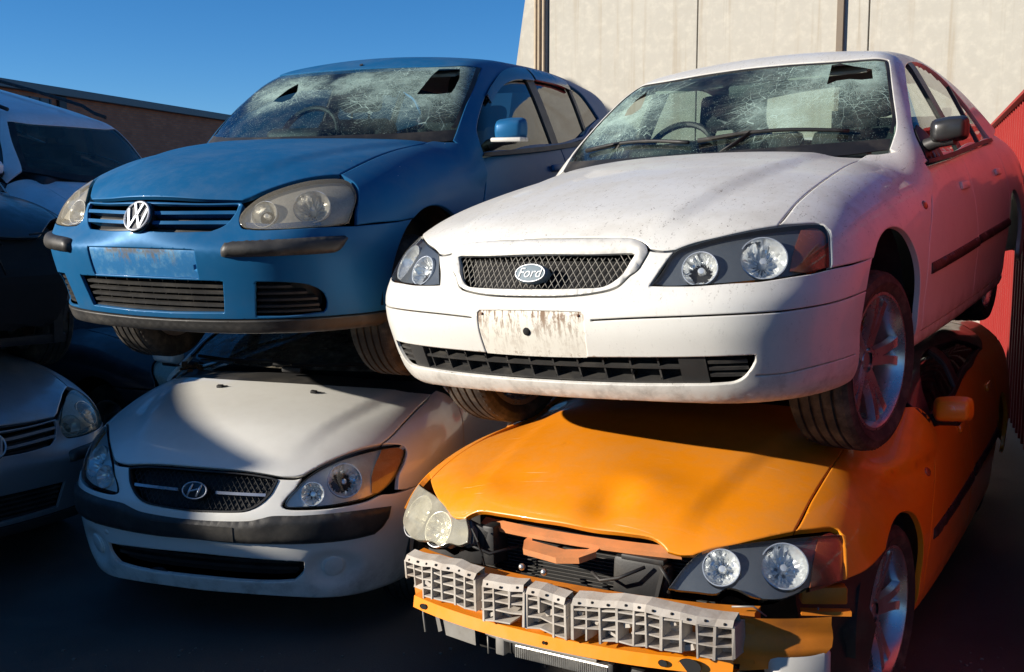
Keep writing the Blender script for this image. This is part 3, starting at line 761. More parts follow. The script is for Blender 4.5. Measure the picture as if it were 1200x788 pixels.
def wheel(root, c, R, W, side, steer=0.0, camber=0.0, style='five', rimr=.235, blocks=True):
    """tyre with rim, brake disc; side = +1 when the outer face looks to +X"""
    Mx = Matrix.Translation(c) @ Matrix.Rotation(math.radians(steer), 4, 'Z') @ Matrix.Rotation(math.radians(camber), 4, 'Y') @ Matrix.Diagonal((side, 1, 1, 1))
    bm = bmesh.new(); h = W/2
    pr = [(rimr+.006, -h*.78), (rimr+.02, -h*.92), (rimr+.045, -h), (R-.045, -h*.99), (R-.018, -h*.93), (R-.006, -h*.80)]
    gr = [-.52, -.17, .17, .52]
    for g in gr:
        pr += [(R, h*(g-.055)), (R-.009, h*(g-.04)), (R-.009, h*(g+.04)), (R, h*(g+.055))]
    pr += [(R-.006, h*.80), (R-.018, h*.93), (R-.045, h*.99), (rimr+.045, h), (rimr+.02, h*.92), (rimr+.006, h*.78), (rimr-.006, h*.70), (rimr-.006, -h*.7), (rimr+.006, -h*.78)]
    lathe(bm, pr, 72 if blocks else 40, None)
    # sipes: small cross blocks pressed in the outer shoulders
    for k in range(72 if blocks else 0):
        a = 2*math.pi*k/72
        for s_ in (-1, 1):
            vs = bx(bm, (s_*h*.75, 0, R-.010), (h*.12, .010, .010))
            bmesh.ops.rotate(bm, cent=(0, 0, 0), matrix=Matrix.Rotation(a, 3, 'X'), verts=vs)
    bmesh.ops.transform(bm, matrix=Mx, verts=bm.verts)
    if side < 0: bmesh.ops.reverse_faces(bm, faces=bm.faces)
    o = bpy.data.objects.new('wheel', None); COL.objects.link(o); o.parent = root
    bm_obj('tyre', bm, o, M['tyre'], True, 35)
    # rim barrel + spokes
    bm = bmesh.new()
    lathe(bm, [(rimr+.012, h*.80), (rimr+.010, h*.86), (rimr, h*.86), (rimr-.012, h*.70), (rimr-.022, h*.2), (rimr-.030, -h*.5), (rimr-.012, -h*.8), (rimr+.01, -h*.82)], 72)
    if style == 'five':
        for k in range(5):
            a0 = 2*math.pi*k/5
            for s_ in (-1, 1):
                A, B = [], []
                for t in np.linspace(0, 1, 9):
                    r = .045+(rimr-.062)*t+.012*t; w = .016-.002*t+.006*abs(t-.5); ang = a0+s_*(.30*(1-t)**2*.6+.175*t**.8)
                    x = h*(.46+.22*t**1.6+.06*math.sin(t*3.1))
                    ctr = Vector((x, r*math.cos(ang), r*math.sin(ang))); tg = Vector((0, -math.sin(ang), math.cos(ang)))
                    A.append((ctr-tg*w, ctr+tg*w, ctr+Vector((-.028, 0, 0))+tg*(w+.004), ctr+Vector((-.028, 0, 0))-tg*(w+.004)))
                rings = [[bm.verts.new(p) for p in q_] for q_ in A]
                for a, b in zip(rings[:-1], rings[1:]):
                    for i in range(4): bm.faces.new((a[i], a[(i+1) % 4], b[(i+1) % 4], b[i]))
        lathe(bm, [(0, h*.42), (.028, h*.43), (.032, h*.36), (.066, h*.40), (.072, h*.34), (.072, h*.1)], 36)
        for k in range(5):
            a = 2*math.pi*(k+.5)/5; vs = lathe(bm, [(0, h*.46), (.010, h*.46), (.011, h*.3)], 8)
            bmesh.ops.translate(bm, vec=(0, .05*math.cos(a), .05*math.sin(a)), verts=vs)
    else:
        lathe(bm, [(0, h*.35), (.05, h*.35), (.07, h*.2), (.12, h*.28), (.16, h*.1), (rimr-.03, h*.05), (rimr-.02, -h*.1)], 48)
    bmesh.ops.transform(bm, matrix=Mx, verts=bm.verts)
    bmesh.ops.recalc_face_normals(bm, faces=bm.faces)
    bm_obj('rim', bm, o, M['alloy'] if style == 'five' else M['steel'], True, 32)
    bm = bmesh.new(); lathe(bm, [(0, h*.0), (.07, h*.02), (.075, -h*.05), (.15, -h*.06), (.152, -h*.28), (.08, -h*.3), (.08, -h*1.2), (0, -h*1.2)], 40)
    bmesh.ops.transform(bm, matrix=Mx, verts=bm.verts); bmesh.ops.recalc_face_normals(bm, faces=bm.faces)
    bm_obj('brake_disc', bm, o, M['steelrust'], True, 30)
    return o
def seat(root, x, y, z, w=.50, h=.58, mat='cabin', lean=.28):
    bm = bmesh.new(); R = Matrix.Rotation(-lean, 3, 'X')
    bx(bm, (x, y+.10, z+h/2-.1), (w, .15, h), R, .05)
    bx(bm, (x-w*.42, y+.06, z+h/2-.12), (.09, .19, h*.8), R, .035); bx(bm, (x+w*.42, y+.06, z+h/2-.12), (.09, .19, h*.8), R, .035)
    for s_ in (-.06, .06): tube(bm, [(x+s_, y+.19, z+h-.14), (x+s_, y+.23, z+h+.04)], .007, 6)
    bx(bm, (x, y+.225, z+h+.03), (.27, .10, .19), R, .04)
    return bm_obj('seat', bm, root, M[mat], True, 50)
def steering(root, x, y, z):
    bm = bmesh.new(); R = Matrix.Rotation(math.radians(62), 4, 'X')
    pts = [(.185*math.cos(a), .185*math.sin(a), 0) for a in np.linspace(0, 2*math.pi, 33)]
    tube(bm, pts, .016, 8, False); bx(bm, (0, 0, -.01), (.17, .12, .05), None, .02)
    bx(bm, (-.11, 0, 0), (.14, .035, .02)); bx(bm, (.11, 0, 0), (.14, .035, .02)); bx(bm, (0, -.11, 0), (.035, .14, .02))
    bmesh.ops.transform(bm, matrix=Matrix.Translation((x, y, z)) @ R, verts=bm.verts)
    return bm_obj('steering_wheel', bm, root, M['dash'], True, 40)
def inside_mirror(root, p):
    bm = bmesh.new(); bx(bm, (p[0], p[1], p[2]-.03), (.23, .035, .065), None, .015); tube(bm, [(p[0], p[1]+.01, p[2]), (p[0], p[1]-.03, p[2]+.06)], .010)
    return bm_obj('inner_mirror', bm, root, M['dash'], True, 40)
def dash(root, x, y0, y1, z, hood_x=-.36):
    bm = bmesh.new(); bx(bm, (0, (y0+y1)/2, z-.10), (2*x, y1-y0, .18), None, .04)
    vs = bx(bm, (hood_x, y1-.12, z-.0), (.38, .22, .10), None, .04)
    return bm_obj('dashboard', bm, root, M['dash'], True, 50)
def wing_mirror(root, p, s, paintm, k=.85):
    """door mirror with shell, glass and foot"""
    bm = bmesh.new(); vs = bx(bm, (0, 0, 0), (.20, .10, .135), None, .035)
    for v in bm.verts:
        if v.co.y < 0: v.co.x *= .86; v.co.z *= .84
        v.co.y *= 1.15
        v.co.z += .06*v.co.x
    bmesh.ops.subdivide_edges(bm, edges=bm.edges[:], cuts=1, use_grid_fill=True, smooth=.4)
    bmesh.ops.scale(bm, vec=(k, k, k), verts=bm.verts); bmesh.ops.rotate(bm, cent=(0, 0, 0), matrix=Matrix.Rotation(.10, 3, 'Z'), verts=bm.verts)
    bmesh.ops.transform(bm, matrix=Matrix.Translation(p) @ Matrix.Diagonal((s, 1, 1, 1)), verts=bm.verts)
    if s < 0: bmesh.ops.reverse_faces(bm, faces=bm.faces)
    o = bm_obj('door_mirror', bm, root, paintm, True, 60)
    bm = bmesh.new(); bx(bm, (p[0], p[1]+.066*k, p[2]), (.16*k, .006, .10*k), None, .002); bm_obj('mirror_glass', bm, o, M['chrome'])
    bm = bmesh.new(); tube(bm, [(p[0]-s*.15, p[1]+.05, p[2]-.075), (p[0]-s*.07*k, p[1]+.02, p[2]-.06*k), (p[0]+s*.03*k, p[1], p[2]-.055*k)], [.032, .026, .022], 10)
    bm_obj('mirror_foot', bm, o, M['black'], True, 40)
    return o
def bowl(parent, name, c, r, mat, depth=.05, n=Vector((0, -1, 0)), rings=7, ring=True, flutes=0):
    bm = bmesh.new(); pr = [(r*1.07, -.004), (r*1.05, .006), (r, .006)] if ring else [(r, 0)]
    for t in np.linspace(0, 1, rings+1): pr.append((r*(1-t)+.0, -depth*(1-(1-t)**2)))
    # profile runs along local X = outward
    lathe(bm, [(a, b) for a, b in pr], 48)
    if flutes:
        for v in bm.verts:
            rr = math.hypot(v.co.y, v.co.z); a = math.atan2(v.co.z, v.co.y)
            if .2*r < rr < .97*r: v.co.x += .007*math.sin(a*flutes)*(1 if int(rr/r*7) % 2 else -1)
    # bulb shield
    lathe(bm, [(0, -.012), (.010, -.014), (.013, -.03), (.013, -depth*.95)], 16)
    X = Vector(n).normalized(); Z = Vector((0, 0, 1)); Y = Z.cross(X).normalized(); Z = X.cross(Y)
    T = Matrix((X, Y, Z)).transposed().to_4x4(); T.translation = Vector(c)
    bmesh.ops.transform(bm, matrix=T, verts=bm.verts); bmesh.ops.recalc_face_normals(bm, faces=bm.faces)
    return bm_obj(name, bm, parent, mat, True, 40)
def headlamp(root, body, outline, bowls, lensm, side=None, house=.085, ind=None, indm='amber', fam=None, name='headlamp', bezel='lamphouse'):
    fam = fam or FRONT
    l = panel(name, body, fam, outline, root, M['lamphouse'], off=-house, rim=-house+.004, h=.03, gap=.004)
    if ind is not None: panel('indicator', body, fam, ind, l, M[indm], off=-.014, rim=.02, h=.025, ds=.014)
    rings = []
    for (P, r, dep, fl) in bowls:
        X, n = on(body, fam, P)
                # dish just behind the lens, turned with it
        nn = (Vector(n)*.85+Vector((0, -.3, .02))).normalized(); ax = nn.cross(Vector((0, 0, 1))).normalized(); ay = nn.cross(ax); c = Vector(X)
        for _ in range(40):
            rim_ = np.array([tuple(c+ax*r*1.08*math.cos(t_)+ay*r*1.08*math.sin(t_)) for t_ in np.linspace(0, 2*math.pi, 24)])
            if body.lower(rim_).max() < -.005: break
            c = c-Vector(n)*.002
        rings.append([tuple(c+ax*r*1.06*math.cos(t_)+ay*r*1.06*math.sin(t_)) for t_ in np.linspace(0, 2*math.pi, 17)[:-1]])
        bowl(l, 'reflector', c, r, M['reflector'], dep, nn, flutes=fl)
    mz = np.mean([p[2] for p in outline]); bz = [(q_[0]*.985+.004, q_[1]+.01, mz+(q_[2]-mz)*.9)+tuple(q_[3:]) for q_ in outline]
    panel('lamp_bezel', body, fam, bz, l, M[bezel], holes=[(k_, False) for k_ in rings], off=-.022, rim=.02, h=.03, ds=.014)
    panel('lens', body, fam, outline, l, M[lensm], off=-.001, rim=.016, h=.03, gap=.003, roll=.004)
    return l
def strip_on(name, body, pts, w, parent, mat, off=.0, rim=.008, fam=None, fn=None, half=False, pillow=None):
    """a narrow band of the surface running through pts"""
    fam = fam or FRONT; P = np.array([p[:3] for p in pts], float)
    Q = smooth_loop(fam.to2(P), [False]*len(P), .02, closed=False)
    t = np.gradient(Q, axis=0); n = np.stack([-t[:, 1], t[:, 0]], 1); n /= np.linalg.norm(n, axis=1, keepdims=True)
    L = np.concatenate([Q+n*w/2, (Q-n*w/2)[::-1]])
    O, D, t1 = fam.rays(L); f = fn or body.lower; tt = np.nan_to_num(body.cast(O, D, t1, fn=f), nan=1.5); X = O+D*tt[:, None]
    k = len(Q); ol = [tuple(p)+((1,) if i in (0, k-1, k, 2*k-1) else (0,)) for i, p in enumerate(X)]
    return ol if parent is None else panel(name, body, fam, ol, parent, mat, off=off, rim=rim, h=.02, fn=fn, pillow=pillow)
def rect(x0, x1, z0, z1, n=8, bodyy=0.1):
    """rectangle in the front view, points spread along its long sides"""
    a = [(x0+(x1-x0)*i/n, bodyy, z0) for i in range(n+1)]; b = [(x1+(x0-x1)*i/n, bodyy, z1) for i in range(n+1)]
    a[0] = cpt(a[0]); a[-1] = cpt(a[-1]); b[0] = cpt(b[0]); b[-1] = cpt(b[-1])
    return a+b
def xz(body, x, z, fn=None):
    """point of the nose surface seen square-on at (x, z)"""
    x = np.atleast_1d(np.asarray(x, float)); z = np.atleast_1d(np.asarray(z, float))+0*x
    O = np.stack([x, np.full(len(x), -.6), z], 1); D = np.tile([0., 1., 0], (len(x), 1))
    t = body.cast(O, D, 3.0, fn=fn or body.lower); t = np.nan_to_num(t, nan=1.0)
    return O+D*t[:, None]
def nose(body, x0, x1, z0, z1, n=10):
    """outline of a nose rectangle lying on the surface"""
    xs = np.linspace(x0, x1, n+1); A = xz(body, xs, z0); B = xz(body, xs[::-1], z1)
    L = [tuple(p) for p in A]+[tuple(p) for p in B]
    return [p+((1,) if i in (0, n, n+1, 2*n+1) else (0,)) for i, p in enumerate(L)]
def lattice(name, body, outline, half, parent, mat, pitch, ang, r, off, fam=FRONT):
    """woven grille of thin wires inside an outline"""
    if half: P, c = mirror_half(outline)
    else: P = [np.array(p[:3]) for p in outline]; c = [bool(p[3]) if len(p) > 3 else False for p in outline]
    L = smooth_loop(fam.to2(np.array(P)), c, .02); bm = bmesh.new()
    lo, hi = L.min(0), L.max(0); ctr = (lo+hi)/2; span = np.hypot(*(hi-lo))
    for s_ in (-1, 1):
        d = np.array([math.cos(s_*ang), math.sin(s_*ang)]); nn = np.array([-d[1], d[0]])
        for k in range(-int(span/pitch), int(span/pitch)+1):
            T = np.linspace(-span/2, span/2, int(span/.012)); Q = ctr+nn*k*pitch+T[:, None]*d
            m = in_poly(Q, L)
            if m.sum() < 2: continue
            idx = np.where(m)[0]
            runs = np.split(idx, np.where(np.diff(idx) > 1)[0]+1)
            for ru in runs:
                if len(ru) < 2: continue
                q = Q[ru]; O, D, t1 = fam.rays(q); t = body.cast(O, D, t1, fn=body.lower)
                if np.isnan(t).any(): continue
                X = O+D*t[:, None]; g = body.grad(X); X = X+g*(off+s_*r*.8)
                tube(bm, X, r, 5)
    return bm_obj(name, bm, parent, mat, True)
def badge_frame(body, P, out=.0, fam=FRONT):
    X, n = on(body, fam, P); m = frame_from(n).to_4x4(); m.translation = Vector(X)+Vector(n)*out
    return m
def windscreen_hole(pts): return [tuple(p[:3])+(1,) for p in pts]
def cabin_shell(root, body, ring, dlo, scr_top, paintm, back, split, glassm='glass', pillars=()):
    """roof with pillars in one pressing, side windows both flanks, rear window"""
    P, c = mirror_half(ring)
    dl = [tuple(p) for p in dlo]; dm = [(-p[0],)+tuple(p[1:]) for p in dlo]
    panel('roof', body, DOME, ring, root, paintm, holes=[(dl, False), (dm, False), (back, True)], fn=body.f, h=.035, half=True, rim=.02, roll=.006)
    panel('rear_window', body, DOME, back, root, M['rearglass'], fn=body.cabin, h=.06, half=True, rim=0, off=-.008)
    ys = [-9]+[v for p in pillars for v in p]+[9]
    for k in range(0, len(ys), 2):
        a, b = ys[k], ys[k+1]
        y0 = max(a, min(p[1] for p in dlo)-.01); y1 = min(b, max(p[1] for p in dlo)+.01)
        o = panel('side_window', body, SIDE, clip_y(dlo, y0, y1), root, M[glassm], fn=body.cabin, h=.05, rim=0, off=-.012)
        mirrored(o)
    for a, b in pillars:
        o = panel('window_pillar', body, SIDE, clip_y(dlo, a+.002, b-.002), root, M['trim'], fn=body.cabin, h=.05, rim=.02, off=-.003); mirrored(o)

# ------------------------------------------------------------------ the two big sedans
W_ARCH = (.92, .365, .345)
S_DLO = [(.86, 1.63, .925, 1), (.81, 1.68, 1.03), (.76, 1.83, 1.16), (.70, 2.0, 1.262), (.665, 2.14, 1.330), (.64, 2.30, 1.366), (.62, 2.5, 1.388), (.60, 2.8, 1.383), (.62, 3.05, 1.325), (.66, 3.28, 1.235), (.70, 3.45, 1.13), (.76, 3.58, 1.01, 1), (.80, 2.9, .985), (.85, 2.22, .95)]
def sedan(root, D, pm, crushed=False, front=True, doors=True):
    c = dict(FALCON); c['wheel'] = (.92, 3.75)
    if crushed:
        c['roof'] = [(1.6, 1.14), (2.0, 1.19), (2.4, 1.20), (2.8, 1.19), (3.3, 1.16), (3.8, 1.10)]; c['scr'] = (1.30, 1.0, .28, .80, .30, .10)
        c['cs'] = [(.8, .92), (.95, .87), (1.1, .80), (1.25, .70), (1.4, .6)]
    body = Body(c)
    if crushed:   # dents pressed into the bonnet by the car above
        def disp(P):
            d = -.026*np.exp(-(((P[:, 0]-.13)/.075)**2+((P[:, 1]-.24)/.11)**2))
            d -= .010*np.exp(-(((P[:, 0]+.28)/.12)**2+((P[:, 1]-.30)/.09)**2))
            d += .010*np.exp(-(((P[:, 0]-.20)/.16)**2+((P[:, 1]-.36)/.10)**2))
            d -= .045*np.exp(-(((P[:, 0]-.80)/.16)**2+((P[:, 1]-1.12)/.22)**2))
            d -= .045*np.exp(-(((P[:, 0]+.75)/.18)**2+((P[:, 1]-1.05)/.22)**2))
            d += .010*np.exp(-(((P[:, 0]+.1)/.5)**2+((P[:, 1]-.95)/.12)**2))
            d += .004*np.sin(P[:, 0]*9+P[:, 1]*4)*np.exp(-((P[:, 1]-.6)/.4)**2)
            return d
        lower0 = body.lower
        body.lower = lambda P: lower0(P)-disp(P)*sstep(.66, .80, P[:, 2])
    core(root, body, front=.05 if front else .34)
    bon = [(-.1, .12, .75), (.10, .12, .75), (.25, .13, .75), (.33, .14, .745), (.37, .135, .725), (.385, .13, .71, 1), (.425, .14, .70), (.46, .155, .70, 1), (.51, .19, .72), (.57, .235, .73), (.62, .28, .74), (.67, .33, .75), (.71, .375, .755, 1), (.71, .42, .77), (.71, .56, .82), (.70, .82, .87), (.692, 1.10, .915), (.692, 1.30, .945), (.695, 1.435, .975, 1), (.62, 1.385, .985), (.45, 1.30, 1.0), (.25, 1.235, 1.005), (0, 1.21, 1.005), (-.1, 1.21, 1.005)]
    bo = panel('bonnet', body, BON, bon, root, pm, half=True, h=.028, gap=.002, rim=.018, roll=.006)
    lamp = [p for p in D['lamp']['pts']]
    # wings
    a = W_ARCH
    wing = [(.71, .378, .758, 1), (.71, .42, .77), (.71, .56, .82), (.70, .82, .87), (.692, 1.10, .915), (.692, 1.30, .945), (.70, 1.435, .973), (.735, 1.468, .972), (.762, 1.50, .972, 1), (.775, 1.525, .963), (.805, 1.574, .943), (.85, 1.592, .896, 1), (.87, 1.58, .83), (.90, 1.53, .78), (.92, 1.44, .69), (.925, 1.37, .60), (.93, 1.342, .5), (.915, 1.335, .36), (.90, 1.335, .275, 1), (.90, 1.262, .27, 1)]
    wing += [cpt(p) if i == 10 else p for i, p in enumerate(arch(a[0], a[1], a[2], -8, 132, .92))]
    if not front: wing = wing[:-1]+[cpt(arch(a[0], a[1], a[2], 128, 129, .92)[0])]
    wing += [(.90, .52, .62), (.865, .40, .618, 1), (.855, .44, .68), (.835, .485, .72), (.81, .50, .74), (.80, .49, .75), (.755, .43, .755)]
    w = panel('wing', body, WING, wing, root, pm, fn=body.f, h=.03, gap=.002, rim=.02, roll=.005); 
    X, n = on(body, SIDE, (.92, 1.40, .755))
    bm = bmesh.new(); bmesh.ops.create_uvsphere(bm, u_segments=16, v_segments=8, radius=1)
    bmesh.ops.transform(bm, matrix=Matrix.Translation(X) @ frame_from(n).to_4x4() @ Matrix.Diagonal((.026, .018, .009, 1)), verts=bm.verts)
    bm_obj('side_repeater', bm, w, M['amber'], True)
    mirrored(w)
    # wheel housing liner, visible in the open arch
    for s_ in (1, -1):
        bm = bmesh.new(); pr = [(.372, s_*.86), (.372, s_*.40), (.0, s_*.40)]
        lathe(bm, pr, 40, Matrix.Translation((0, a[0], a[1])))
        bmesh.ops.delete(bm, geom=[f for f in bm.faces if f.calc_center_median().z < .30], context='FACES')
        bm_obj('wheel_liner', bm, root, M['black'], True)
    ring = [(-.1, 1.99, 1.392), (.17, 1.99, 1.39), (.40, 2.0, 1.38), (.61, 2.06, 1.36, 1), (.66, 1.91, 1.28), (.70, 1.78, 1.18), (.74, 1.67, 1.09), (.752, 1.62, 1.05), (.757, 1.56, 1.01), (.762, 1.51, .98, 1), (.775, 1.52, .965), (.805, 1.57, .945), (.85, 1.59, .90, 1), (.855, 2.2, .928), (.81, 2.9, .962), (.77, 3.56, .985, 1), (.74, 3.8, 1.03), (.66, 4.05, 1.08), (.5, 4.12, 1.085), (0, 4.2, 1.09), (-.1, 4.2, 1.09)]
    back = [(-.1, 3.40, 1.40), (.45, 3.42, 1.36, 1), (.58, 3.75, 1.2), (.62, 4.0, 1.12, 1), (.3, 4.1, 1.11), (-.1, 4.1, 1.11)]
    if not crushed:
        cabin_shell(root, body, ring, S_DLO, None, pm, back, None, pillars=((2.29, 2.43), (3.14, 3.18)))
        o = panel('rear_deck', body, DOME, [(-.1, 4.21, 1.09), (.5, 4.13, 1.085), (.66, 4.06, 1.08), (.74, 3.82, 1.03), (.77, 3.575, .98, 1), (.84, 3.6, .93), (.85, 4.3, .95), (.7, 4.8, .98), (0, 4.86, 1.0), (-.1, 4.86, 1.0)], root, pm, half=True, h=.06, rim=.02, fn=body.lower)
        scr = [(-.1, 1.19, .97), (.14, 1.195, .97), (.32, 1.245, .97), (.47, 1.31, .97), (.62, 1.395, .972), (.757, 1.51, .98, 1), (.755, 1.56, 1.01), (.750, 1.63, 1.05), (.737, 1.675, 1.09), (.697, 1.785, 1.18), (.657, 1.915, 1.28), (.607, 2.055, 1.358, 1), (.40, 1.995, 1.378), (.17, 1.985, 1.388), (-.1, 1.985, 1.39)]
        ws = panel('windscreen', body, DOME, scr, root, M['ws_white'], half=True, holes=[(windscreen_hole(D['hole_r']['pts']), False), (windscreen_hole(D['hole_l']['pts']), False)], fn=body.cabin, h=.05, rim=0, off=-.006, gap=.002)
        # black ceramic border
        bo2 = [(-.1, 1.185, .965), (.14, 1.19, .965), (.32, 1.24, .965), (.47, 1.305, .965), (.62, 1.39, .968), (.757, 1.507, .978, 1), (.748, 1.565, 1.018, 1), (.62, 1.475, 1.016), (.47, 1.388, 1.014), (.32, 1.325, 1.012), (.14, 1.278, 1.010), (-.1, 1.272, 1.010)]
        panel('windscreen_border', body, DOME, bo2, ws, M['black'], half=True, fn=body.cabin, h=.05, rim=.004, off=-.003)
        side = [(.741, 1.60, 1.035, 1), (.737, 1.675, 1.09), (.697, 1.785, 1.18), (.657, 1.915, 1.28), (.607, 2.052, 1.357, 1), (.592, 2.045, 1.355, 1), (.640, 1.91, 1.28), (.680, 1.78, 1.18), (.718, 1.672, 1.09), (.724, 1.605, 1.04, 1)]
        o = panel('windscreen_seal', body, DOME, side, ws, M['black'], fn=body.cabin, h=.05, rim=.004, off=-.003); mirrored(o)
        top = [(-.1, 1.968, 1.383), (.17, 1.968, 1.382), (.40, 1.977, 1.371), (.60, 2.035, 1.35, 1), (.607, 2.052, 1.357, 1), (.40, 1.992, 1.378), (.17, 1.983, 1.388), (-.1, 1.983, 1.39)]
        panel('windscreen_trim', body, DOME, top, ws, M['black'], half=True, fn=body.cabin, h=.05, rim=.004, off=-.003)
        sl = [(.86, 1.625, .922, 1), (.81, 1.69, 1.035), (.79, 1.74, 1.065, 1), (.82, 1.86, .96), (.86, 1.88, .928, 1)]
        o = panel('mirror_sail', body, SIDE, sl, root, M['black'], fn=body.cabin, h=.04, rim=.008, off=.002); mirrored(o)
        belt = [(.86, 1.62, .910, 1), (.86, 2.2, .932), (.84, 2.9, .965), (.78, 3.57, .990, 1), (.78, 3.57, 1.008, 1), (.84, 2.9, .984), (.86, 2.2, .952), (.86, 1.63, .924, 1)]
        o = panel('belt_moulding', body, SIDE, belt, root, M['black'], fn=body.f, h=.05, rim=.006, off=.006); mirrored(o)
        # wipers
        bm = bmesh.new()
        for x0, x1 in ((-.62, -.02), (.02, .60)):
            xs = np.linspace(x0, x1, 12); P = []
            for i, x in enumerate(xs):
                O = np.array([[x, 1.0, 1.06+.02*math.sin(i*.3)]]); t = body.cast(O, np.array([[0, 1., 0]]), 2, fn=body.cabin); P.append((x, 1.0+float(np.nan_to_num(t, nan=.5)[0])-.018, O[0, 2]))
            tube(bm, P, .009, 6); tube(bm, [P[0], P[4], (x0+.12, P[0][1]-.05, 1.0)], .011, 6)
        bm_obj('wiper', bm, root, M['black'], True)
        dash(root, .56, 1.60, 2.0, 1.02, -.36)
        for s_ in (-1, 1): seat(root, s_*.37, 2.35, .62)
        seat(root, -.36, 3.15, .56, .55, .44); seat(root, .36, 3.15, .56, .55, .44)
        steering(root, -.37, 1.98, 1.0); inside_mirror(root, (0, 2.02, 1.32))
        # headlining under the roof
        hl = [(-.1, 2.10, 1.40), (.45, 2.12, 1.37), (.56, 2.3, 1.36), (.54, 3.0, 1.38), (.42, 3.30, 1.36), (-.1, 3.32, 1.39)]
        panel('headlining', body, DOME, hl, root, M['headliner'], half=True, fn=body.cabin, h=.07, rim=.004, off=-.035)
        # sun visors
        for s_ in (-1, 1):
            bm = bmesh.new(); bx(bm, (s_*.34, 2.13, 1.345), (.36, .15, .018), Matrix.Rotation(.25, 3, 'X'), .006); bm_obj('sun_visor', bm, root, M['headliner'], True, 40)
    else:
        cabin_shell(root, body, [(-.1, 1.98, 1.2), (.5, 1.98, 1.19), (.68, 1.98, 1.15, 1), (.74, 1.7, 1.06), (.75, 1.58, 1.02, 1), (.80, 1.58, .955), (.85, 1.59, .90, 1), (.855, 2.2, .928), (.81, 2.9, .962), (.77, 3.56, .985, 1), (.74, 3.8, 1.03), (.5, 4.1, 1.07), (0, 4.15, 1.08), (-.1, 4.15, 1.08)],
                    [(.86, 1.63, .925, 1), (.82, 1.75, 1.03), (.76, 2.05, 1.12), (.75, 2.6, 1.13), (.75, 3.1, 1.10), (.77, 3.5, 1.0, 1), (.80, 2.9, .985), (.85, 2.22, .95)], None, M['darkpaint'],
                    [(-.1, 3.55, 1.15), (.45, 3.55, 1.13), (.5, 3.9, 1.1), (-.1, 3.95, 1.1)], None, glassm='darkglass', pillars=((2.29, 2.43),))
        panel('windscreen', body, DOME, [(-.1, 1.33, 1.02), (.4, 1.40, 1.02), (.74, 1.6, 1.02, 1), (.67, 1.97, 1.15, 1), (.4, 1.97, 1.19), (-.1, 1.97, 1.195)], root, M['darkglass'], half=True, fn=body.cabin, h=.06, rim=0, off=-.006)
        panel('rear_deck', body, DOME, [(-.1, 4.16, 1.08), (.5, 4.11, 1.07), (.74, 3.81, 1.03), (.77, 3.575, .98, 1), (.84, 3.6, .93), (.85, 4.3, .95), (.7, 4.8, .98), (0, 4.86, 1.0), (-.1, 4.86, 1.0)], root, pm, half=True, h=.06, rim=.02, fn=body.lower)
    # scuttle between bonnet and glass
    panel('scuttle', body, BON, [(-.1, 1.17, 1.0), (.25, 1.20, 1.0), (.45, 1.27, 1.0), (.62, 1.36, .98), (.69, 1.42, .97, 1), (.74, 1.56, .99, 1), (.6, 1.56, 1.0), (.4, 1.46, 1.0), (-.1, 1.38, 1.01)], root, M['black'], half=True, off=-.028, rim=.01, h=.04)
    # flanks
    fd = [(.86, 1.60, .896, 1), (.872, 1.583, .83), (.90, 1.533, .78), (.92, 1.443, .69), (.925, 1.373, .60), (.93, 1.346, .5), (.915, 1.339, .36), (.90, 1.339, .28, 1), (.90, 2.36, .28, 1), (.93, 2.365, .6), (.88, 2.37, .936, 1), (.86, 2.2, .925), (.86, 1.9, .912)]
    rd = [(.88, 2.372, .936, 1), (.93, 2.37, .6), (.90, 2.365, .28, 1), (.90, 3.34, .28, 1), (.90, 3.38, .42), (.93, 3.46, .58), (.93, 3.53, .72), (.88, 3.565, .985, 1), (.87, 2.9, .959)]
    qp = [(.86, 3.572, .975, 1), (.93, 3.537, .72), (.93, 3.467, .58, 1)]+[p for p in arch(3.75, .365, .35, 142, -8, .92)]+[(.9, 4.25, .26, 1), (.85, 4.74, .30, 1), (.88, 4.8, .6), (.83, 4.75, .93, 1), (.86, 4.2, .95)]
    for nm, ol in (('front_door', fd), ('rear_door', rd), ('rear_quarter', qp)):
        o = panel(nm, body, SIDE, ol, root, pm, h=.04, gap=.002, rim=.02, roll=.005)
        if nm != 'rear_quarter':
            y0, y1 = (1.40, 2.35) if nm == 'front_door' else (2.39, 3.40)
            ol2 = [(.93, y0, .492+.03*(y0 > 2), 1), (.93, y1, .515+.02*(y0 > 2), 1), (.93, y1, .56+.02*(y0 > 2), 1), (.93, y0, .535+.03*(y0 > 2), 1)]
            panel('rubbing_strip', body, SIDE, ol2, o, M['black'], off=.004, pillow=(.012, .015), rim=.01, h=.02)
            yh = y1-.18; X, n = on(body, SIDE, (.92, yh, .80+.03*(y0 > 2)))
            bm = bmesh.new(); bx(bm, (0, 0, .006), (.17, .034, .014), None, .006)
            bmesh.ops.transform(bm, matrix=Matrix.Translation(X) @ frame_from(n).to_4x4(), verts=bm.verts); bm_obj('handle', bm, o, pm, True, 40)
        mirrored(o)
    o = panel('sill', body, SIDE, [(.9, 1.28, .275, 1), (.9, 3.40, .275, 1), (.86, 3.40, .205, 1), (.86, 1.28, .205, 1)], root, pm, h=.03, off=-.004, rim=.03, pillow=(.01, .03)); mirrored(o)
    panel('tail_panel', body, REAR, [(-.1, 4.86, .98), (.7, 4.80, .96), (.83, 4.76, .9), (.86, 4.78, .6), (.84, 4.72, .3, 1), (.5, 4.8, .26), (-.1, 4.85, .25)], root, pm, half=True, h=.06, rim=.02)
    return body, bo

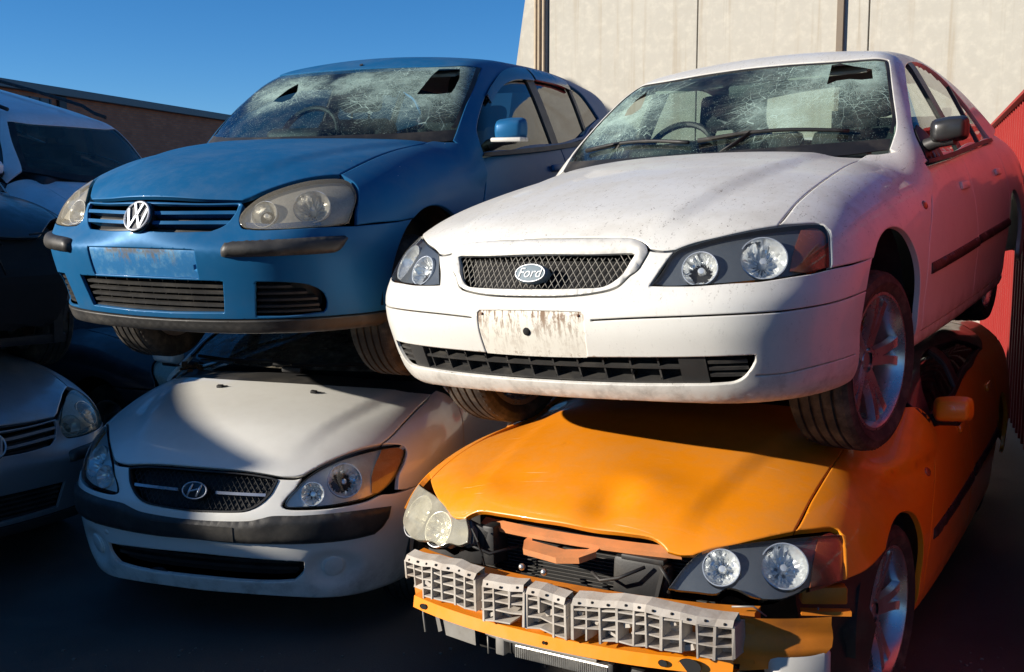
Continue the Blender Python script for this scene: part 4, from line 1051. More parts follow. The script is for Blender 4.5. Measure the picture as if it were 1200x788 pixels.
def build_white():
    D = DATA['white']; p, r = POSES['white']
    root = thing('sedan', 'white sedan with cracked windscreen and mesh grille, standing on the orange car', 'car', p, rot(*r))
    body, bo = sedan(root, D, M['white'])
    # bumper skin
    lamp = D['lamp']['pts']; a = W_ARCH
    sur_out = [(-.1, .11, .745), (.10, .11, .745), (.25, .125, .745), (.33, .135, .74), (.37, .13, .722), (.382, .12, .705), (.38, .105, .69), (.36, .08, .65), (.34, .07, .635), (.305, .045, .60), (.24, .03, .583), (.14, .02, .573), (-.1, .01, .57)]
    bum = [(-.1, .01, .567), (.14, .02, .570), (.24, .03, .580), (.307, .045, .597), (.342, .07, .633), (.362, .08, .648), (.384, .105, .69), (.388, .12, .705, 1), (.425, .135, .697), (.455, .15, .695, 1), (.43, .11, .65), (.405, .075, .60, 1), (.47, .085, .598), (.55, .10, .598), (.635, .14, .60), (.715, .19, .60), (.78, .26, .605), (.835, .33, .61), (.865, .40, .615), (.90, .52, .617)]
    ar = arch(a[0], a[1], a[2], 133, 182, .9, 6)
    bum += [cpt(ar[0])]+ar[1:-1]+[(.89, .588, .31), (.875, .60, .255), (.85, .60, .226), (.80, .50, .214), (.72, .36, .212), (.62, .25, .215), (.50, .19, .220), (.30, .14, .224), (.10, .12, .222), (-.1, .12, .222)]
    plate = [(-.202, .01, .388), (-.204, .01, .515), (-.195, .01, .523), (.195, .01, .523), (.204, .01, .515), (.202, .01, .388, 1), (.198, .01, .374), (-.198, .01, .374)]
    plate[0] = cpt(plate[0])
    intake = [(-.1, .03, .372), (.13, .03, .374), (.35, .05, .378), (.54, .09, .380), (.70, .17, .380, 1), (.70, .17, .355), (.68, .165, .32), (.66, .16, .302), (.63, .15, .292), (.49, .11, .288), (.32, .08, .285), (.10, .06, .283), (-.1, .06, .283)]
    g1 = strip_on('', body, D['groove_a']['pts'], .0035, None, None); g3 = strip_on('', body, D['groove_c']['pts'], .003, None, None)
    mir = lambda L: [(-p[0],)+tuple(p[1:]) for p in L]
    bp = panel('bumper', body, FRONT, bum, root, M['white'], holes=[(plate, False), (intake, True), (g1, False), (mir(g1), False), (g3, False), (mir(g3), False)], half=True, h=.025, rim=.014, roll=.004, gap=.001)
    pl = panel('plate_recess', body, FRONT, plate, bp, M['plate'], off=-.005, rim=.003, h=.02, ds=.008)
    bm = bmesh.new(); X, n = on(body, FRONT, (-.01, .01, .455))
    lathe(bm, [(0, .001), (.013, .001), (.014, -.002)], 24); T = frame_from(n).to_4x4()@Matrix.Rotation(math.pi/2, 4, 'Y').inverted(); T.translation = Vector(X)-Vector(n)*.003
    bmesh.ops.transform(bm, matrix=T, verts=bm.verts); bmesh.ops.recalc_face_normals(bm, faces=bm.faces); bm_obj('plate_hole', bm, bp, M['void'], True)
    for x in (-.185, .185):
        bm = bmesh.new(); X, n = on(body, FRONT, (x, .01, .512)); bmesh.ops.create_uvsphere(bm, u_segments=10, v_segments=6, radius=.005); bmesh.ops.translate(bm, vec=Vector(X)-Vector(n)*.004, verts=bm.verts); bm_obj('screw', bm, bp, M['steelrust'], True)
    # lower intake: pocket, louvres, end grilles
    it = panel('intake', body, FRONT, intake, root, M['black'], half=True, off=-.10, rim=-.088, h=.05)
    for (x0, x1, z0, z1, off, mt) in ((-.60, .50, .333, .341, -.016, 'trim'), (-.60, .50, .286, .293, -.012, 'trim')):
        panel('louvre', body, FRONT, nose(body, x0, x1, z0, z1, 14), it, M[mt], off=off, rim=.055, h=.03)
    for x in np.arange(-.50, .50, .092):
        panel('louvre_rib', body, FRONT, nose(body, x, x+.006, .292, .376, 1), it, M['trim'], off=-.020, rim=.05, h=.03)
    for s_ in (-1, 1):
        x0, x1 = (.49, .57) if s_ > 0 else (-.60, -.52)
        panel('blank_panel', body, FRONT, nose(body, x0, x1, .290, .376, 3), it, M['trim'], off=-.010, rim=.05, h=.03)
        for z in (.308, .330, .352):
            panel('end_louvre', body, FRONT, nose(body, min(s_*.575, s_*.685), max(s_*.575, s_*.685), z, z+.010, 4), it, M['trim'], off=-.012, rim=.03, h=.03, pillow=(.006, .006))
    bm = bmesh.new()
    for x0, x1, z in ((-.12, .02, .315), (.05, .13, .313), (.22, .30, .313), (.34, .42, .312)):
        X = xz(body, [(x0+x1)/2], [z])[0]; bx(bm, (X[0], X[1]+.088, z), (x1-x0, .008, .010))
    bm_obj('reinforcement_bar', bm, it, M['white'])
    # grille
    opening = [(-.1, .07, .70), (.20, .075, .70), (.335, .10, .70), (.347, .10, .697, 1), (.335, .085, .675), (.315, .07, .635), (.27, .045, .602), (.22, .035, .596), (-.1, .02, .592)]
    gs = panel('grille_surround', body, FRONT, sur_out, root, M['white'], holes=[(opening, True)], half=True, off=.004, pillow=(.010, .018), rim=.02, h=.014, ds=.010, gap=.001)
    panel('grille_backing', body, FRONT, opening, gs, M['void'], half=True, off=-.07, rim=-.06, h=.05)
    lattice('mesh_grille', body, opening, True, gs, M['grillewire'], .0195, math.radians(33), .0013, -.010)
    m = badge_frame(body, (0, .03, .645), .004)
    bm = bmesh.new(); lathe(bm, [(0, .010), (.7, .0095), (.86, .0085), (.9, .006), (1.0, .006), (1.06, .001), (1.06, -.016)], 48)
    bmesh.ops.transform(bm, matrix=m @ Matrix.Diagonal((.060, .031, 1, 1)) @ Matrix.Rotation(-math.pi/2, 4, 'Y'), verts=bm.verts); bmesh.ops.recalc_face_normals(bm, faces=bm.faces)
    bd = bm_obj('badge', bm, root, M['badgeblue'], True, 30)
    bm = bmesh.new(); pts = [(.060*.93*math.cos(t), .031*.93*math.sin(t), .008) for t in np.linspace(0, 2*math.pi, 49)]; tube(bm, pts, .0028, 6, False)
    bmesh.ops.transform(bm, matrix=m, verts=bm.verts); bm_obj('badge_rim', bm, bd, M['lettersilver'], True)
    tm = text_mesh('Ford', .046, .0014, .28); tm.transform(m @ Matrix.Translation((-.002, -.001, .0105))); link('badge_lettering', tm, bd, M['letterpale'])
    # lamps
    X1, _ = on(body, FRONT, (.55, .13, .655)); X2, _ = on(body, FRONT, (.715, .25, .68))
    ind = [(.765, .30, .62, 1), (.775, .33, .68), (.765, .43, .745, 1), (.80, .48, .745), (.825, .485, .72), (.845, .44, .68), (.855, .40, .625, 1), (.83, .335, .615)]
    bw = [(tuple(X1), .053, .05, 9), (tuple(X2), .069, .06, 14)]
    lo = [tuple(p) for p in lamp]
    l = headlamp(root, body, lo, bw, 'lens', ind=ind)
    mirrored(l)
    # wheels
    wheel(root, (.765, .94, .235), .322, .235, 1, steer=-6.5, camber=1)
    wheel(root, (-.72, .90, .235), .322, .235, -1, steer=-6.5)
    for s_ in (1, -1): wheel(root, (s_*.63, 3.62, .31), .322, .235, s_, blocks=False)
    wing_mirror(root, (.945, 1.66, 1.035), 1, M['mirrorgrey'], .72)
    # scrape on the bumper
    return root, body

def build_orange():
    D = DATA['orange']; p, r = POSES['orange']
    root = thing('sedan', 'orange sedan without its front bumper, crushed under the white sedan', 'car', p, rot(*r))
    body, bo = sedan(root, DATA['white'], M['orange'], crushed=True, front=False)
    body0 = Body(FALCON)
    # headlamps
    X1, _ = on(body0, FRONT, tuple(D['circle_small']['pts'][0][:3])); X2, _ = on(body0, FRONT, tuple(D['circle_big']['pts'][0][:3]))
    lo = [tuple(q) for q in D['lampr']['pts']]
    ind = [(.775, .30, .60, 1), (.785, .34, .68), (.775, .43, .742, 1), (.80, .48, .745), (.832, .49, .72), (.852, .45, .68), (.862, .41, .618, 1), (.83, .335, .612)]
    headlamp(root, body0, lo, [(tuple(X1), .055, .05, 9), (tuple(X2), .070, .06, 14)], 'lens', ind=ind)
    ll = [tuple(q) for q in D['lampl']['pts']]
    l = headlamp(root, body0, ll, [((-.52, .13, .66), .062, .05, 9), ((-.68, .22, .67), .078, .06, 14)], 'lensyellow')
    l['label'] = 'yellowed cracked headlamp hanging loose'
    # wheels
    wheel(root, (.77, .95, .33), .322, .235, 1, steer=-4); wheel(root, (-.70, .92, .322), .322, .235, -1)
    for s_ in (1, -1): wheel(root, (s_*.64, 3.75, .322), .322, .235, s_, blocks=False)
    # --- structure behind the lost bumper
    def fy(x, z=.55, off=0.0):
        X = xz(body0, [x], [min(max(z, .47), .60)])[0]; return X[1]+off
    # absorber: honeycomb of ribs and shelves, in four lengths with gaps and a torn place
    ab = bpy.data.objects.new('impact_absorber', None); COL.objects.link(ab); ab.parent = root
    T = lambda x, z: np.interp(x, [-.60, -.30, -.10, .1, .3, .65], [.585, .585, .582, .580, .578, .566])+z
    secs = [(-.575, -.235, .0, .020), (-.205, -.045, -.004, .018), (-.030, .115, -.012, .018), (.135, .625, .0, .030)]
    rnd = random.Random(7)
    for si, (x0, x1, dz, cap) in enumerate(secs):
        bm = bmesh.new(); n = max(2, int(round((x1-x0)/.050))); xs = np.linspace(x0, x1, n+1); xs[1:-1] += np.array([rnd.uniform(-.005, .005) for _ in range(n-1)]); th = .0068
        def P(x, z, d):
            sag = .010*math.sin(x*17+si)+(.0 if z > .5 else .006*math.sin(x*31))
            return Vector((x+.004*math.sin(z*60+si*2+x*40), fy(x)-.045+d+sag*.4+.003*math.sin(x*50+z*30), z+dz+.008*math.sin(x*13+si)+.002*math.sin(x*71)))
        def plate(a, b, d0, d1, z0a, z0b, t, vertical):
            # a rib (vertical) or a shelf (horizontal) as a thin slab from depth d0 to d1
            if vertical: c = [P(a-t/2, z0a, d0), P(a+t/2, z0a, d0), P(a+t/2, z0b, d0), P(a-t/2, z0b, d0), P(a-t, z0a, d1), P(a+t, z0a, d1), P(a+t, z0b, d1), P(a-t, z0b, d1)]
            else: c = [P(a, z0a-t/2, d0), P(b, z0b-t/2, d0), P(b, z0b+t/2, d0), P(a, z0a+t/2, d0), P(a, z0a-t, d1), P(b, z0b-t, d1), P(b, z0b+t, d1), P(a, z0a+t, d1)]
            v = [bm.verts.new(q_) for q_ in c]
            for f in ((0, 1, 2, 3), (7, 6, 5, 4), (0, 4, 5, 1), (1, 5, 6, 2), (2, 6, 7, 3), (3, 7, 4, 0)): bm.faces.new([v[i] for i in f])
        low = .445 if si else .452
        levels = [low, .482, .512, .540]
        for i, x in enumerate(xs):
            if si == 1 and i == 2 or si == 2 and i == 1: lowx = .50
            else: lowx = low-.004+.004*math.sin(i*2.1)
            if si == 0 and i < 2: lowx = .50-.02*i
            plate(x, x, .0+.004*rnd.random(), .075, lowx, T(x, -.022), th*(1.2 if i in (0, n) else .8+.5*rnd.random()), True)
        for i in range(n):
            for k, z in enumerate(levels):
                if si == 0 and i < 2 and z < .49: continue
                if rnd.random() < .15 and k in (0, 1, 2): continue
                plate(xs[i], xs[i+1], .004, .07, z+.002*math.sin(i), z+.002*math.sin(i+1), th*.75, False)
            # lumps of moulding left in the cells
            if rnd.random() < .6:
                k = rnd.choice((0, 1, 2)); q_ = P((xs[i]+xs[i+1])/2+rnd.uniform(-.01, .01), levels[k]+rnd.uniform(.004, .022), .03+.03*rnd.random()); bx(bm, q_, (rnd.uniform(.012, .034), .03, rnd.uniform(.008, .02)), Matrix.Rotation(rnd.uniform(-.5, .5), 3, 'Y'))
            # sloped cap on top
            a, b = xs[i], xs[i+1]
            v = [bm.verts.new(q_) for q_ in (P(a, T(a, -.024), -.002), P(b, T(b, -.024), -.002), P(b, T(b, -.004), .010), P(a, T(a, -.004), .010), P(b, T(b, cap*.2), .055), P(a, T(a, cap*.2), .055), P(b, T(b, cap*.2-.03), .065), P(a, T(a, cap*.2-.03), .065))]
            for f in ((0, 1, 2, 3), (3, 2, 4, 5), (5, 4, 6, 7)): bm.faces.new([v[j] for j in f])
            # blank backing in some cells, the orange beam shows through others
            for k in range(3):
                if rnd.random() < (.45 if si in (0, 3) else .30):
                    z0, z1 = levels[k], levels[k+1]
                    v = [bm.verts.new(P(xx, zz, .045+.02*rnd.random())) for xx, zz in ((a, z0), (b, z0), (b, z1), (a, z1))]; bm.faces.new(v)
        # bolt holes along the cap
        bmesh.ops.recalc_face_normals(bm, faces=bm.faces)
        o = bm_obj('absorber_block', bm, ab, M['foam'])
        bm = bmesh.new()
        for i in range(n):
            xm = (xs[i]+xs[i+1])/2; q = P(xm, T(xm, -.014), .002); vs = bmesh.ops.create_uvsphere(bm, u_segments=8, v_segments=5, radius=.0045)['verts']; bmesh.ops.translate(bm, vec=q, verts=vs)
        bm_obj('bolt_hole', bm, ab, M['void'])
    # beam
    bm = bmesh.new()
    xs = np.linspace(-.60, .66, 22); A = []
    for x in xs:
        y = fy(x); A.append([(x, y+.035, .395+.02*(x > .2)*0), (x, y+.030, .425), (x, y+.034, .44), (x, y+.036, .555), (x, y+.09, .56), (x, y+.09, .395)])
    rings = [[bm.verts.new(q_) for q_ in a_] for a_ in A]
    for a_, b_ in zip(rings[:-1], rings[1:]):
        for i in range(6): bm.faces.new((a_[i], a_[(i+1) % 6], b_[(i+1) % 6], b_[i]))
    bm.faces.new(rings[0]); bm.faces.new(rings[-1][::-1]); bmesh.ops.recalc_face_normals(bm, faces=bm.faces)
    bb = bm_obj('bumper_beam', bm, root, M['orangemetal'], True, 30)
    # folded lower flange of the beam, with slots
    bm = bmesh.new(); xs = np.linspace(-.56, .62, 20); A, B, C_ = [], [], []
    for x in xs:
        y = fy(x); z = .425-.012*math.sin((x+.6)*2.4); A.append(Vector((x, y-.012, z))); B.append(Vector((x, y-.020, z-.040))); C_.append(Vector((x, y+.05, z-.048)))
    quad_strip(bm, A, B); quad_strip(bm, B, C_); quad_strip(bm, [a_+Vector((0, .05, .004)) for a_ in A], A)
    bmesh.ops.recalc_face_normals(bm, faces=bm.faces); bm_obj('beam_flange', bm, bb, M['orange'], False)
    for x, w_, h_ in ((-.50, .03, .02), (.42, .03, .022), (.50, .075, .045), (.02, .012, .012)):
        bm = bmesh.new(); y = fy(x); lathe(bm, [(0, 0), (1, 0), (1, .002)], 20)
        T_ = Matrix.Translation((x, y-.022, .405-.012*math.sin((x+.6)*2.4))) @ Matrix.Diagonal((w_/2, 1, h_/2, 1)) @ Matrix.Rotation(-math.pi/2, 4, 'Z')
        bmesh.ops.transform(bm, matrix=T_, verts=bm.verts); bm_obj('slot', bm, bb, M['void'])
    # bonnet slam panel: peach painted cross member with a bracket
    bm = bmesh.new(); xs = np.linspace(-.36, .40, 16); A = [Vector((x, .20+.25*x*x, .695)) for x in xs]; B = [Vector((x, .165+.25*x*x, .680)) for x in xs]; C_ = [Vector((x, .17+.25*x*x, .664)) for x in xs]
    quad_strip(bm, A, B); quad_strip(bm, B, C_)
    sl = bm_obj('slam_panel', bm, root, M['peach'])
    bm = bmesh.new()
    pts = [(-.150, .15, .662), (-.125, .10, .650), (.01, .085, .644), (.085, .105, .650), (.125, .15, .664)]
    A = [Vector(q_) for q_ in pts]; B = [q_-Vector((0, -.004, .021)) for q_ in A]; C_ = [q_+Vector((0, .06, .012)) for q_ in A]
    quad_strip(bm, A, B); quad_strip(bm, C_, A); bmesh.ops.recalc_face_normals(bm, faces=bm.faces); bm_obj('latch_bracket', bm, sl, M['peach'])
    # radiator, with fins
    bm = bmesh.new(); bx(bm, (.05, .27, .54), (.90, .03, .30))
    ra = bm_obj('radiator', bm, root, M['void'])
    bm = bmesh.new()
    for k in range(22): bx(bm, (.05, .248, .40+k*.0125), (.84, .012, .0035))
    bm_obj('radiator_fins', bm, ra, M['rad'])
    bm = bmesh.new(); bx(bm, (.27, .20, .585), (.20, .05, .13), Matrix.Rotation(.05, 3, 'Y'), .015); bx(bm, (.345, .165, .575), (.012, .03, .15), Matrix.Rotation(.25, 3, 'Y'))
    bx(bm, (.28, .19, .655), (.15, .04, .018), None, .004)
    bm_obj('air_duct', bm, root, M['black'], True, 40)
    bm = bmesh.new(); bx(bm, (-.36, .16, .615), (.10, .02, .15), Matrix.Rotation(.3, 3, 'Y'), .006); bx(bm, (-.30, .20, .62), (.05, .10, .14), None, .01)
    tube(bm, [(-.33, .10, .69), (-.30, .09, .65), (-.29, .10, .60), (-.295, .12, .56)], .004, 6)
    bm_obj('lamp_bracket', bm, root, M['black'], True, 40)
    for x, z in ((-.12, .592), (-.035, .588)):
        bm = bmesh.new(); bmesh.ops.create_uvsphere(bm, u_segments=12, v_segments=8, radius=.012); bmesh.ops.translate(bm, vec=(x, .085, z), verts=bm.verts); bm_obj('horn', bm, root, M['aluminium'], True)
    # undertray pieces
    bm = bmesh.new(); v = [bm.verts.new(q_) for q_ in ((-.44, .065, .37), (-.28, .03, .375), (-.28, .035, .305), (-.43, .07, .30), (-.44, .15, .38), (-.28, .12, .385))]
    bm.faces.new((v[0], v[1], v[2], v[3])); bm.faces.new((v[0], v[4], v[5], v[1])); bm_obj('tow_plate', bm, root, M['grey'])
    bm = bmesh.new(); v = [bm.verts.new(q_) for q_ in ((-.475, .06, .40), (-.455, .055, .40), (-.45, .075, .31), (-.47, .08, .30))]; bm.faces.new(v); bm_obj('tow_bracket', bm, root, M['grey'])
    bm = bmesh.new(); tube(bm, [(-.24, .05, .355), (-.20, .03, .36), (-.17, .025, .36), (.18, .05, .345)], .011, 10); bx(bm, (-.17, .035, .34), (.035, .04, .08), None, .006)
    cb = bm_obj('cooler_pipe', bm, root, M['grey'], True, 40)
    bm = bmesh.new(); bx(bm, (.055, .05, .318), (.36, .03, .045), None, .006)
    for k in range(46): bx(bm, (-.115+k*.0075, .033, .318), (.004, .010, .034))
    co = bm_obj('oil_cooler', bm, root, M['aluminium'])
    bm = bmesh.new(); bx(bm, (.235, .055, .30), (.02, .05, .10), None, .004); bx(bm, (.30, .10, .30), (.06, .05, .06), None, .01); bx(bm, (.08, .14, .29), (.80, .06, .05), None, .01)
    bm_obj('front_crossmember', bm, root, M['black'], True, 40)
    for pts, r_ in (([(-.52, .06, .42), (-.515, .055, .36), (-.512, .06, .30)], .004), ([(-.24, .05, .34), (-.238, .05, .28)], .003), ([(.80, .33, .54), (.79, .34, .46), (.80, .36, .40), (.815, .36, .30)], .003), ([(.60, .12, .575), (.66, .14, .58), (.69, .17, .545)], .003),
                    ([(-.40, .16, .66), (-.34, .12, .62), (-.28, .13, .60), (-.20, .20, .62)], .006), ([(.12, .13, .60), (.16, .11, .585), (.22, .12, .60), (.30, .15, .64)], .006), ([(.36, .13, .66), (.40, .12, .62), (.39, .13, .58)], .007)):
        bm = bmesh.new(); tube(bm, pts, r_, 6); bm_obj('dangling_wire', bm, root, M['grey'] if r_ < .005 else M['black'], True)
    # inner corner under the right lamp: orange crumpled panel, white reservoir, black liner
    bm = bmesh.new()
    xs = np.linspace(.62, .86, 10); zs = np.linspace(.375, .545, 8); V = []
    for z in zs:
        row = []
        for x in xs:
            xx = x if z > .44 else x-(.44-z)*1.1*max(0, (x-.62)/.24)
            row.append(bm.verts.new((xx, .13+.9*(x-.62)**1.3+.012*math.sin(z*55+x*8)+.02*(z-.5), z-.05*(x-.62)*0)))
        V.append(row)
    for a_, b_ in zip(V[:-1], V[1:]):
        for i in range(len(xs)-1): bm.faces.new((a_[i], a_[i+1], b_[i+1], b_[i]))
    bm_obj('torn_inner_panel', bm, root, M['orangemetal'], True, 50)
    bm = bmesh.new(); bx(bm, (.80, .38, .57), (.14, .05, .055), Matrix.Rotation(.5, 3, 'Z'), .006); bx(bm, (.82, .34, .527), (.15, .03, .014), Matrix.Rotation(.45, 3, 'Z'))
    bm_obj('lamp_bracket', bm, root, M['orangemetal'], True, 40)
    bm = bmesh.new(); v = bx(bm, (.745, .27, .36), (.20, .14, .18), Matrix.Rotation(.6, 3, 'Z'), .03)
    for w_ in bm.verts:
        if w_.co.z < .36: w_.co.x += .03*(w_.co.x < .74)
    bm_obj('washer_bottle', bm, root, M['offwhite'], True, 50)
    bm = bmesh.new(); xs = np.linspace(0, 1, 8); zs = np.linspace(.12, .60, 8); V = []
    for z in zs:
        V.append([bm.verts.new((.72+.17*t+.012*math.sin(z*30+t*9), .38+.26*t+.012*math.sin(z*22), z)) for t in xs])
    for a_, b_ in zip(V[:-1], V[1:]):
        for i in range(7): bm.faces.new((a_[i], a_[i+1], b_[i+1], b_[i]))
    bm_obj('arch_liner', bm, root, M['black'], True)
    wing_mirror(root, (.955, 1.62, .965), 1, M['orange'], .75)
    return root, body

# ------------------------------------------------------------------ hatchbacks
G_DLO = [(.84, 1.45, .925, 1), (.815, 1.46, .99), (.79, 1.485, 1.04), (.76, 1.59, 1.13), (.71, 1.78, 1.24), (.665, 2.02, 1.335), (.63, 2.24, 1.378), (.585, 2.64, 1.398), (.58, 2.96, 1.385), (.59, 3.14, 1.36), (.61, 3.35, 1.29), (.67, 3.52, 1.15, 1), (.71, 3.24, 1.09), (.76, 2.91, 1.01), (.81, 2.43, .972), (.84, 1.84, .945)]
def hatch(root, pm, glass_front='ws_golf', holes=None, simple=False, bonnet=True, dust_glass='darkglass'):
    """five-door hatchback body: bonnet, wings, doors, roof"""
    c = dict(GOLF); c['wheel'] = (.88, 3.46); body = Body(c)
    core(root, body, front=.055)
    bon = [(-.1, .10, .742), (.21, .125, .742), (.40, .175, .742, 1), (.43, .20, .755), (.46, .235, .775), (.51, .30, .80), (.57, .385, .82), (.63, .46, .83), (.655, .485, .832, 1), (.665, .65, .88), (.668, .83, .925), (.668, 1.05, .965), (.668, 1.16, .972), (.670, 1.235, .982, 1), (.60, 1.165, .99), (.41, 1.04, .995), (.2, .965, .995), (0, .945, .995), (-.1, .945, .995)]
    if bonnet: panel('bonnet', body, BON, bon, root, pm, half=True, h=.028 if not simple else .05, gap=.002, rim=.018, roll=.006)
    wing = [(.655, .49, .835, 1), (.668, .65, .882), (.671, .83, .925), (.671, 1.05, .965), (.671, 1.16, .972), (.676, 1.24, .982), (.72, 1.282, .98), (.745, 1.312, .977, 1), (.765, 1.338, .962), (.80, 1.392, .942), (.835, 1.427, .902, 1), (.86, 1.42, .80), (.87, 1.36, .68), (.875, 1.325, .5), (.86, 1.32, .30, 1), (.86, 1.21, .28, 1)]
    ar = arch(.88, .355, .337, -10, 120, .87); wing += ar[:-1]+[cpt(ar[-1])]
    wing += [(.865, .60, .645), (.835, .50, .642), (.79, .39, .635, 1), (.785, .40, .69), (.77, .44, .74), (.75, .465, .775), (.715, .487, .80), (.68, .487, .822)]
    w = panel('wing', body, WING, wing, root, pm, fn=body.f, h=.035, gap=.002, rim=.02, roll=.005); mirrored(w)
    for s_ in (1, -1):
        bm = bmesh.new(); lathe(bm, [(.36, s_*.82), (.36, s_*.38), (.0, s_*.38)], 40, Matrix.Translation((0, .88, .355)))
        bmesh.ops.delete(bm, geom=[f for f in bm.faces if f.calc_center_median().z < .30], context='FACES'); bm_obj('wheel_liner', bm, root, M['black'], True)
    ring = [(-.1, 1.665, 1.372), (.18, 1.675, 1.372), (.42, 1.71, 1.37), (.58, 1.78, 1.37), (.63, 1.875, 1.36, 1), (.69, 1.665, 1.25), (.715, 1.515, 1.15), (.735, 1.38, 1.03), (.745, 1.32, .985, 1), (.765, 1.335, .965), (.80, 1.39, .945), (.835, 1.425, .905, 1), (.838, 1.85, .925), (.81, 2.44, .952), (.76, 2.92, .99), (.72, 3.3, 1.06), (.70, 3.60, 1.08, 1), (.64, 3.95, 1.02), (.5, 4.0, 1.0), (0, 4.08, .98), (-.1, 4.08, .98)]
    back = [(-.1, 3.72, 1.38), (.45, 3.70, 1.34, 1), (.56, 3.92, 1.10, 1), (.3, 4.0, 1.05), (-.1, 4.02, 1.04)]
    cabin_shell(root, body, ring, G_DLO, None, pm, back, None, glassm=dust_glass, pillars=((2.40, 2.52), (3.13, 3.18)))
    scr = [(-.1, .985, .965), (.2, 1.01, .965), (.45, 1.10, .968), (.62, 1.215, .972), (.742, 1.325, .985, 1), (.735, 1.385, 1.03), (.712, 1.52, 1.15), (.687, 1.67, 1.25), (.627, 1.873, 1.358, 1), (.58, 1.782, 1.368), (.42, 1.712, 1.368), (.18, 1.677, 1.37), (-.1, 1.667, 1.37)]
    ws = panel('windscreen', body, DOME, scr, root, M[glass_front], half=True, holes=[(windscreen_hole(h_), False) for h_ in (holes or [])], fn=body.cabin, h=.05, rim=0, off=-.006, gap=.002)
    side = [(.716, 1.385, 1.035, 1), (.722, 1.41, 1.05), (.712, 1.52, 1.15), (.687, 1.67, 1.25), (.627, 1.868, 1.356, 1), (.605, 1.855, 1.353, 1), (.665, 1.66, 1.25), (.692, 1.515, 1.15), (.704, 1.41, 1.06), (.698, 1.385, 1.04, 1)]
    o = panel('windscreen_seal', body, DOME, side, ws, M['black'], fn=body.cabin, h=.05, rim=.004, off=-.003); mirrored(o)
    panel('windscreen_border', body, DOME, [(-.1, .98, .96), (.2, 1.005, .96), (.45, 1.095, .962), (.62, 1.21, .966), (.740, 1.322, .982, 1), (.728, 1.385, 1.03, 1), (.62, 1.285, 1.024), (.45, 1.165, 1.018), (.2, 1.07, 1.012), (-.1, 1.045, 1.01)], ws, M['black'], half=True, fn=body.cabin, h=.05, rim=.004, off=-.003)
    panel('scuttle', body, BON, [(-.1, .92, .985), (.2, .94, .985), (.41, 1.01, .985), (.60, 1.14, .985), (.66, 1.22, .98, 1), (.72, 1.40, 1.0, 1), (.6, 1.33, 1.0), (.4, 1.22, 1.0), (-.1, 1.12, 1.0)], root, M['black'], half=True, off=-.026, rim=.01, h=.05)
    fd = [(.835, 1.43, .90, 1), (.86, 1.424, .80), (.87, 1.364, .68), (.875, 1.329, .5), (.86, 1.324, .30, 1), (.86, 2.50, .30, 1), (.875, 2.51, .6), (.81, 2.47, .948, 1), (.835, 1.85, .92)]
    rd = [(.81, 2.475, .95, 1), (.875, 2.515, .6), (.86, 2.505, .30, 1), (.86, 3.05, .30, 1), (.875, 3.13, .50), (.875, 3.30, .66), (.82, 3.42, .9), (.74, 3.52, 1.06, 1), (.76, 2.92, .985)]
    qp = [(.74, 3.527, 1.06, 1), (.82, 3.427, .9), (.875, 3.307, .66, 1)]+arch(3.46, .355, .337, 115, -8, .87)+[(.84, 3.85, .28, 1), (.82, 4.02, .30), (.84, 4.05, .6), (.76, 3.98, .95, 1), (.72, 3.62, 1.06)]
    for nm, ol in (('front_door', fd), ('rear_door', rd), ('rear_quarter', qp)):
        o = panel(nm, body, SIDE, ol, root, pm, h=.05, gap=.002, rim=.02, roll=.005)
        if nm != 'rear_quarter':
            yh = 2.32 if nm == 'front_door' else 3.15; X, n = on(body, SIDE, (.87, yh, .84)); bm = bmesh.new(); bx(bm, (0, 0, .012), (.17, .035, .02), None, .008)
            bmesh.ops.transform(bm, matrix=Matrix.Translation(X) @ frame_from(n).to_4x4(), verts=bm.verts); bm_obj('handle', bm, o, pm, True, 40)
        mirrored(o)
    o = panel('sill', body, SIDE, [(.86, 1.22, .295, 1), (.86, 3.08, .295, 1), (.84, 3.08, .21, 1), (.84, 1.22, .21, 1)], root, pm, h=.04, off=-.004, rim=.03); mirrored(o)
    panel('tail_panel', body, REAR, [(-.1, 4.08, .96), (.6, 4.0, .95), (.75, 3.98, .9), (.84, 4.05, .6), (.8, 4.0, .3, 1), (.5, 4.1, .25), (-.1, 4.12, .25)], root, pm, half=True, h=.06, rim=.02)
    return body
def monogram(parent, m, r):
    """round badge: a V above a W inside a ring"""
    bm = bmesh.new(); lathe(bm, [(0, 0), (r*1.02, 0), (r*1.12, -.006), (r*1.14, -.03)], 48); bmesh.ops.transform(bm, matrix=m @ Matrix.Rotation(-math.pi/2, 4, 'Y'), verts=bm.verts)
    bmesh.ops.recalc_face_normals(bm, faces=bm.faces); bd = bm_obj('badge', bm, parent, M['badgedark'], True, 40)
    bm = bmesh.new(); tube(bm, [(r*math.cos(a), r*math.sin(a), .003) for a in np.linspace(0, 2*math.pi, 57)], r*.085, 8, False)
    def stroke(p, q):
        p, q = Vector((*p, .004)), Vector((*q, .004)); d = (q-p); L = d.length*r; a = math.atan2(d.y, d.x)
        bx(bm, ((p.x+q.x)/2*r, (p.y+q.y)/2*r, .004), (L, r*.155, .007), Matrix.Rotation(a, 3, 'Z'))
    for s_ in (-1, 1):
        stroke((s_*.36, .90), (s_*.03, .10)); stroke((s_*.80, .50), (s_*.44, -.84)); stroke((s_*.44, -.84), (s_*.05, .02))
    bmesh.ops.transform(bm, matrix=m, verts=bm.verts); bm_obj('badge_monogram', bm, bd, M['lettersilver'], False)
    return bd

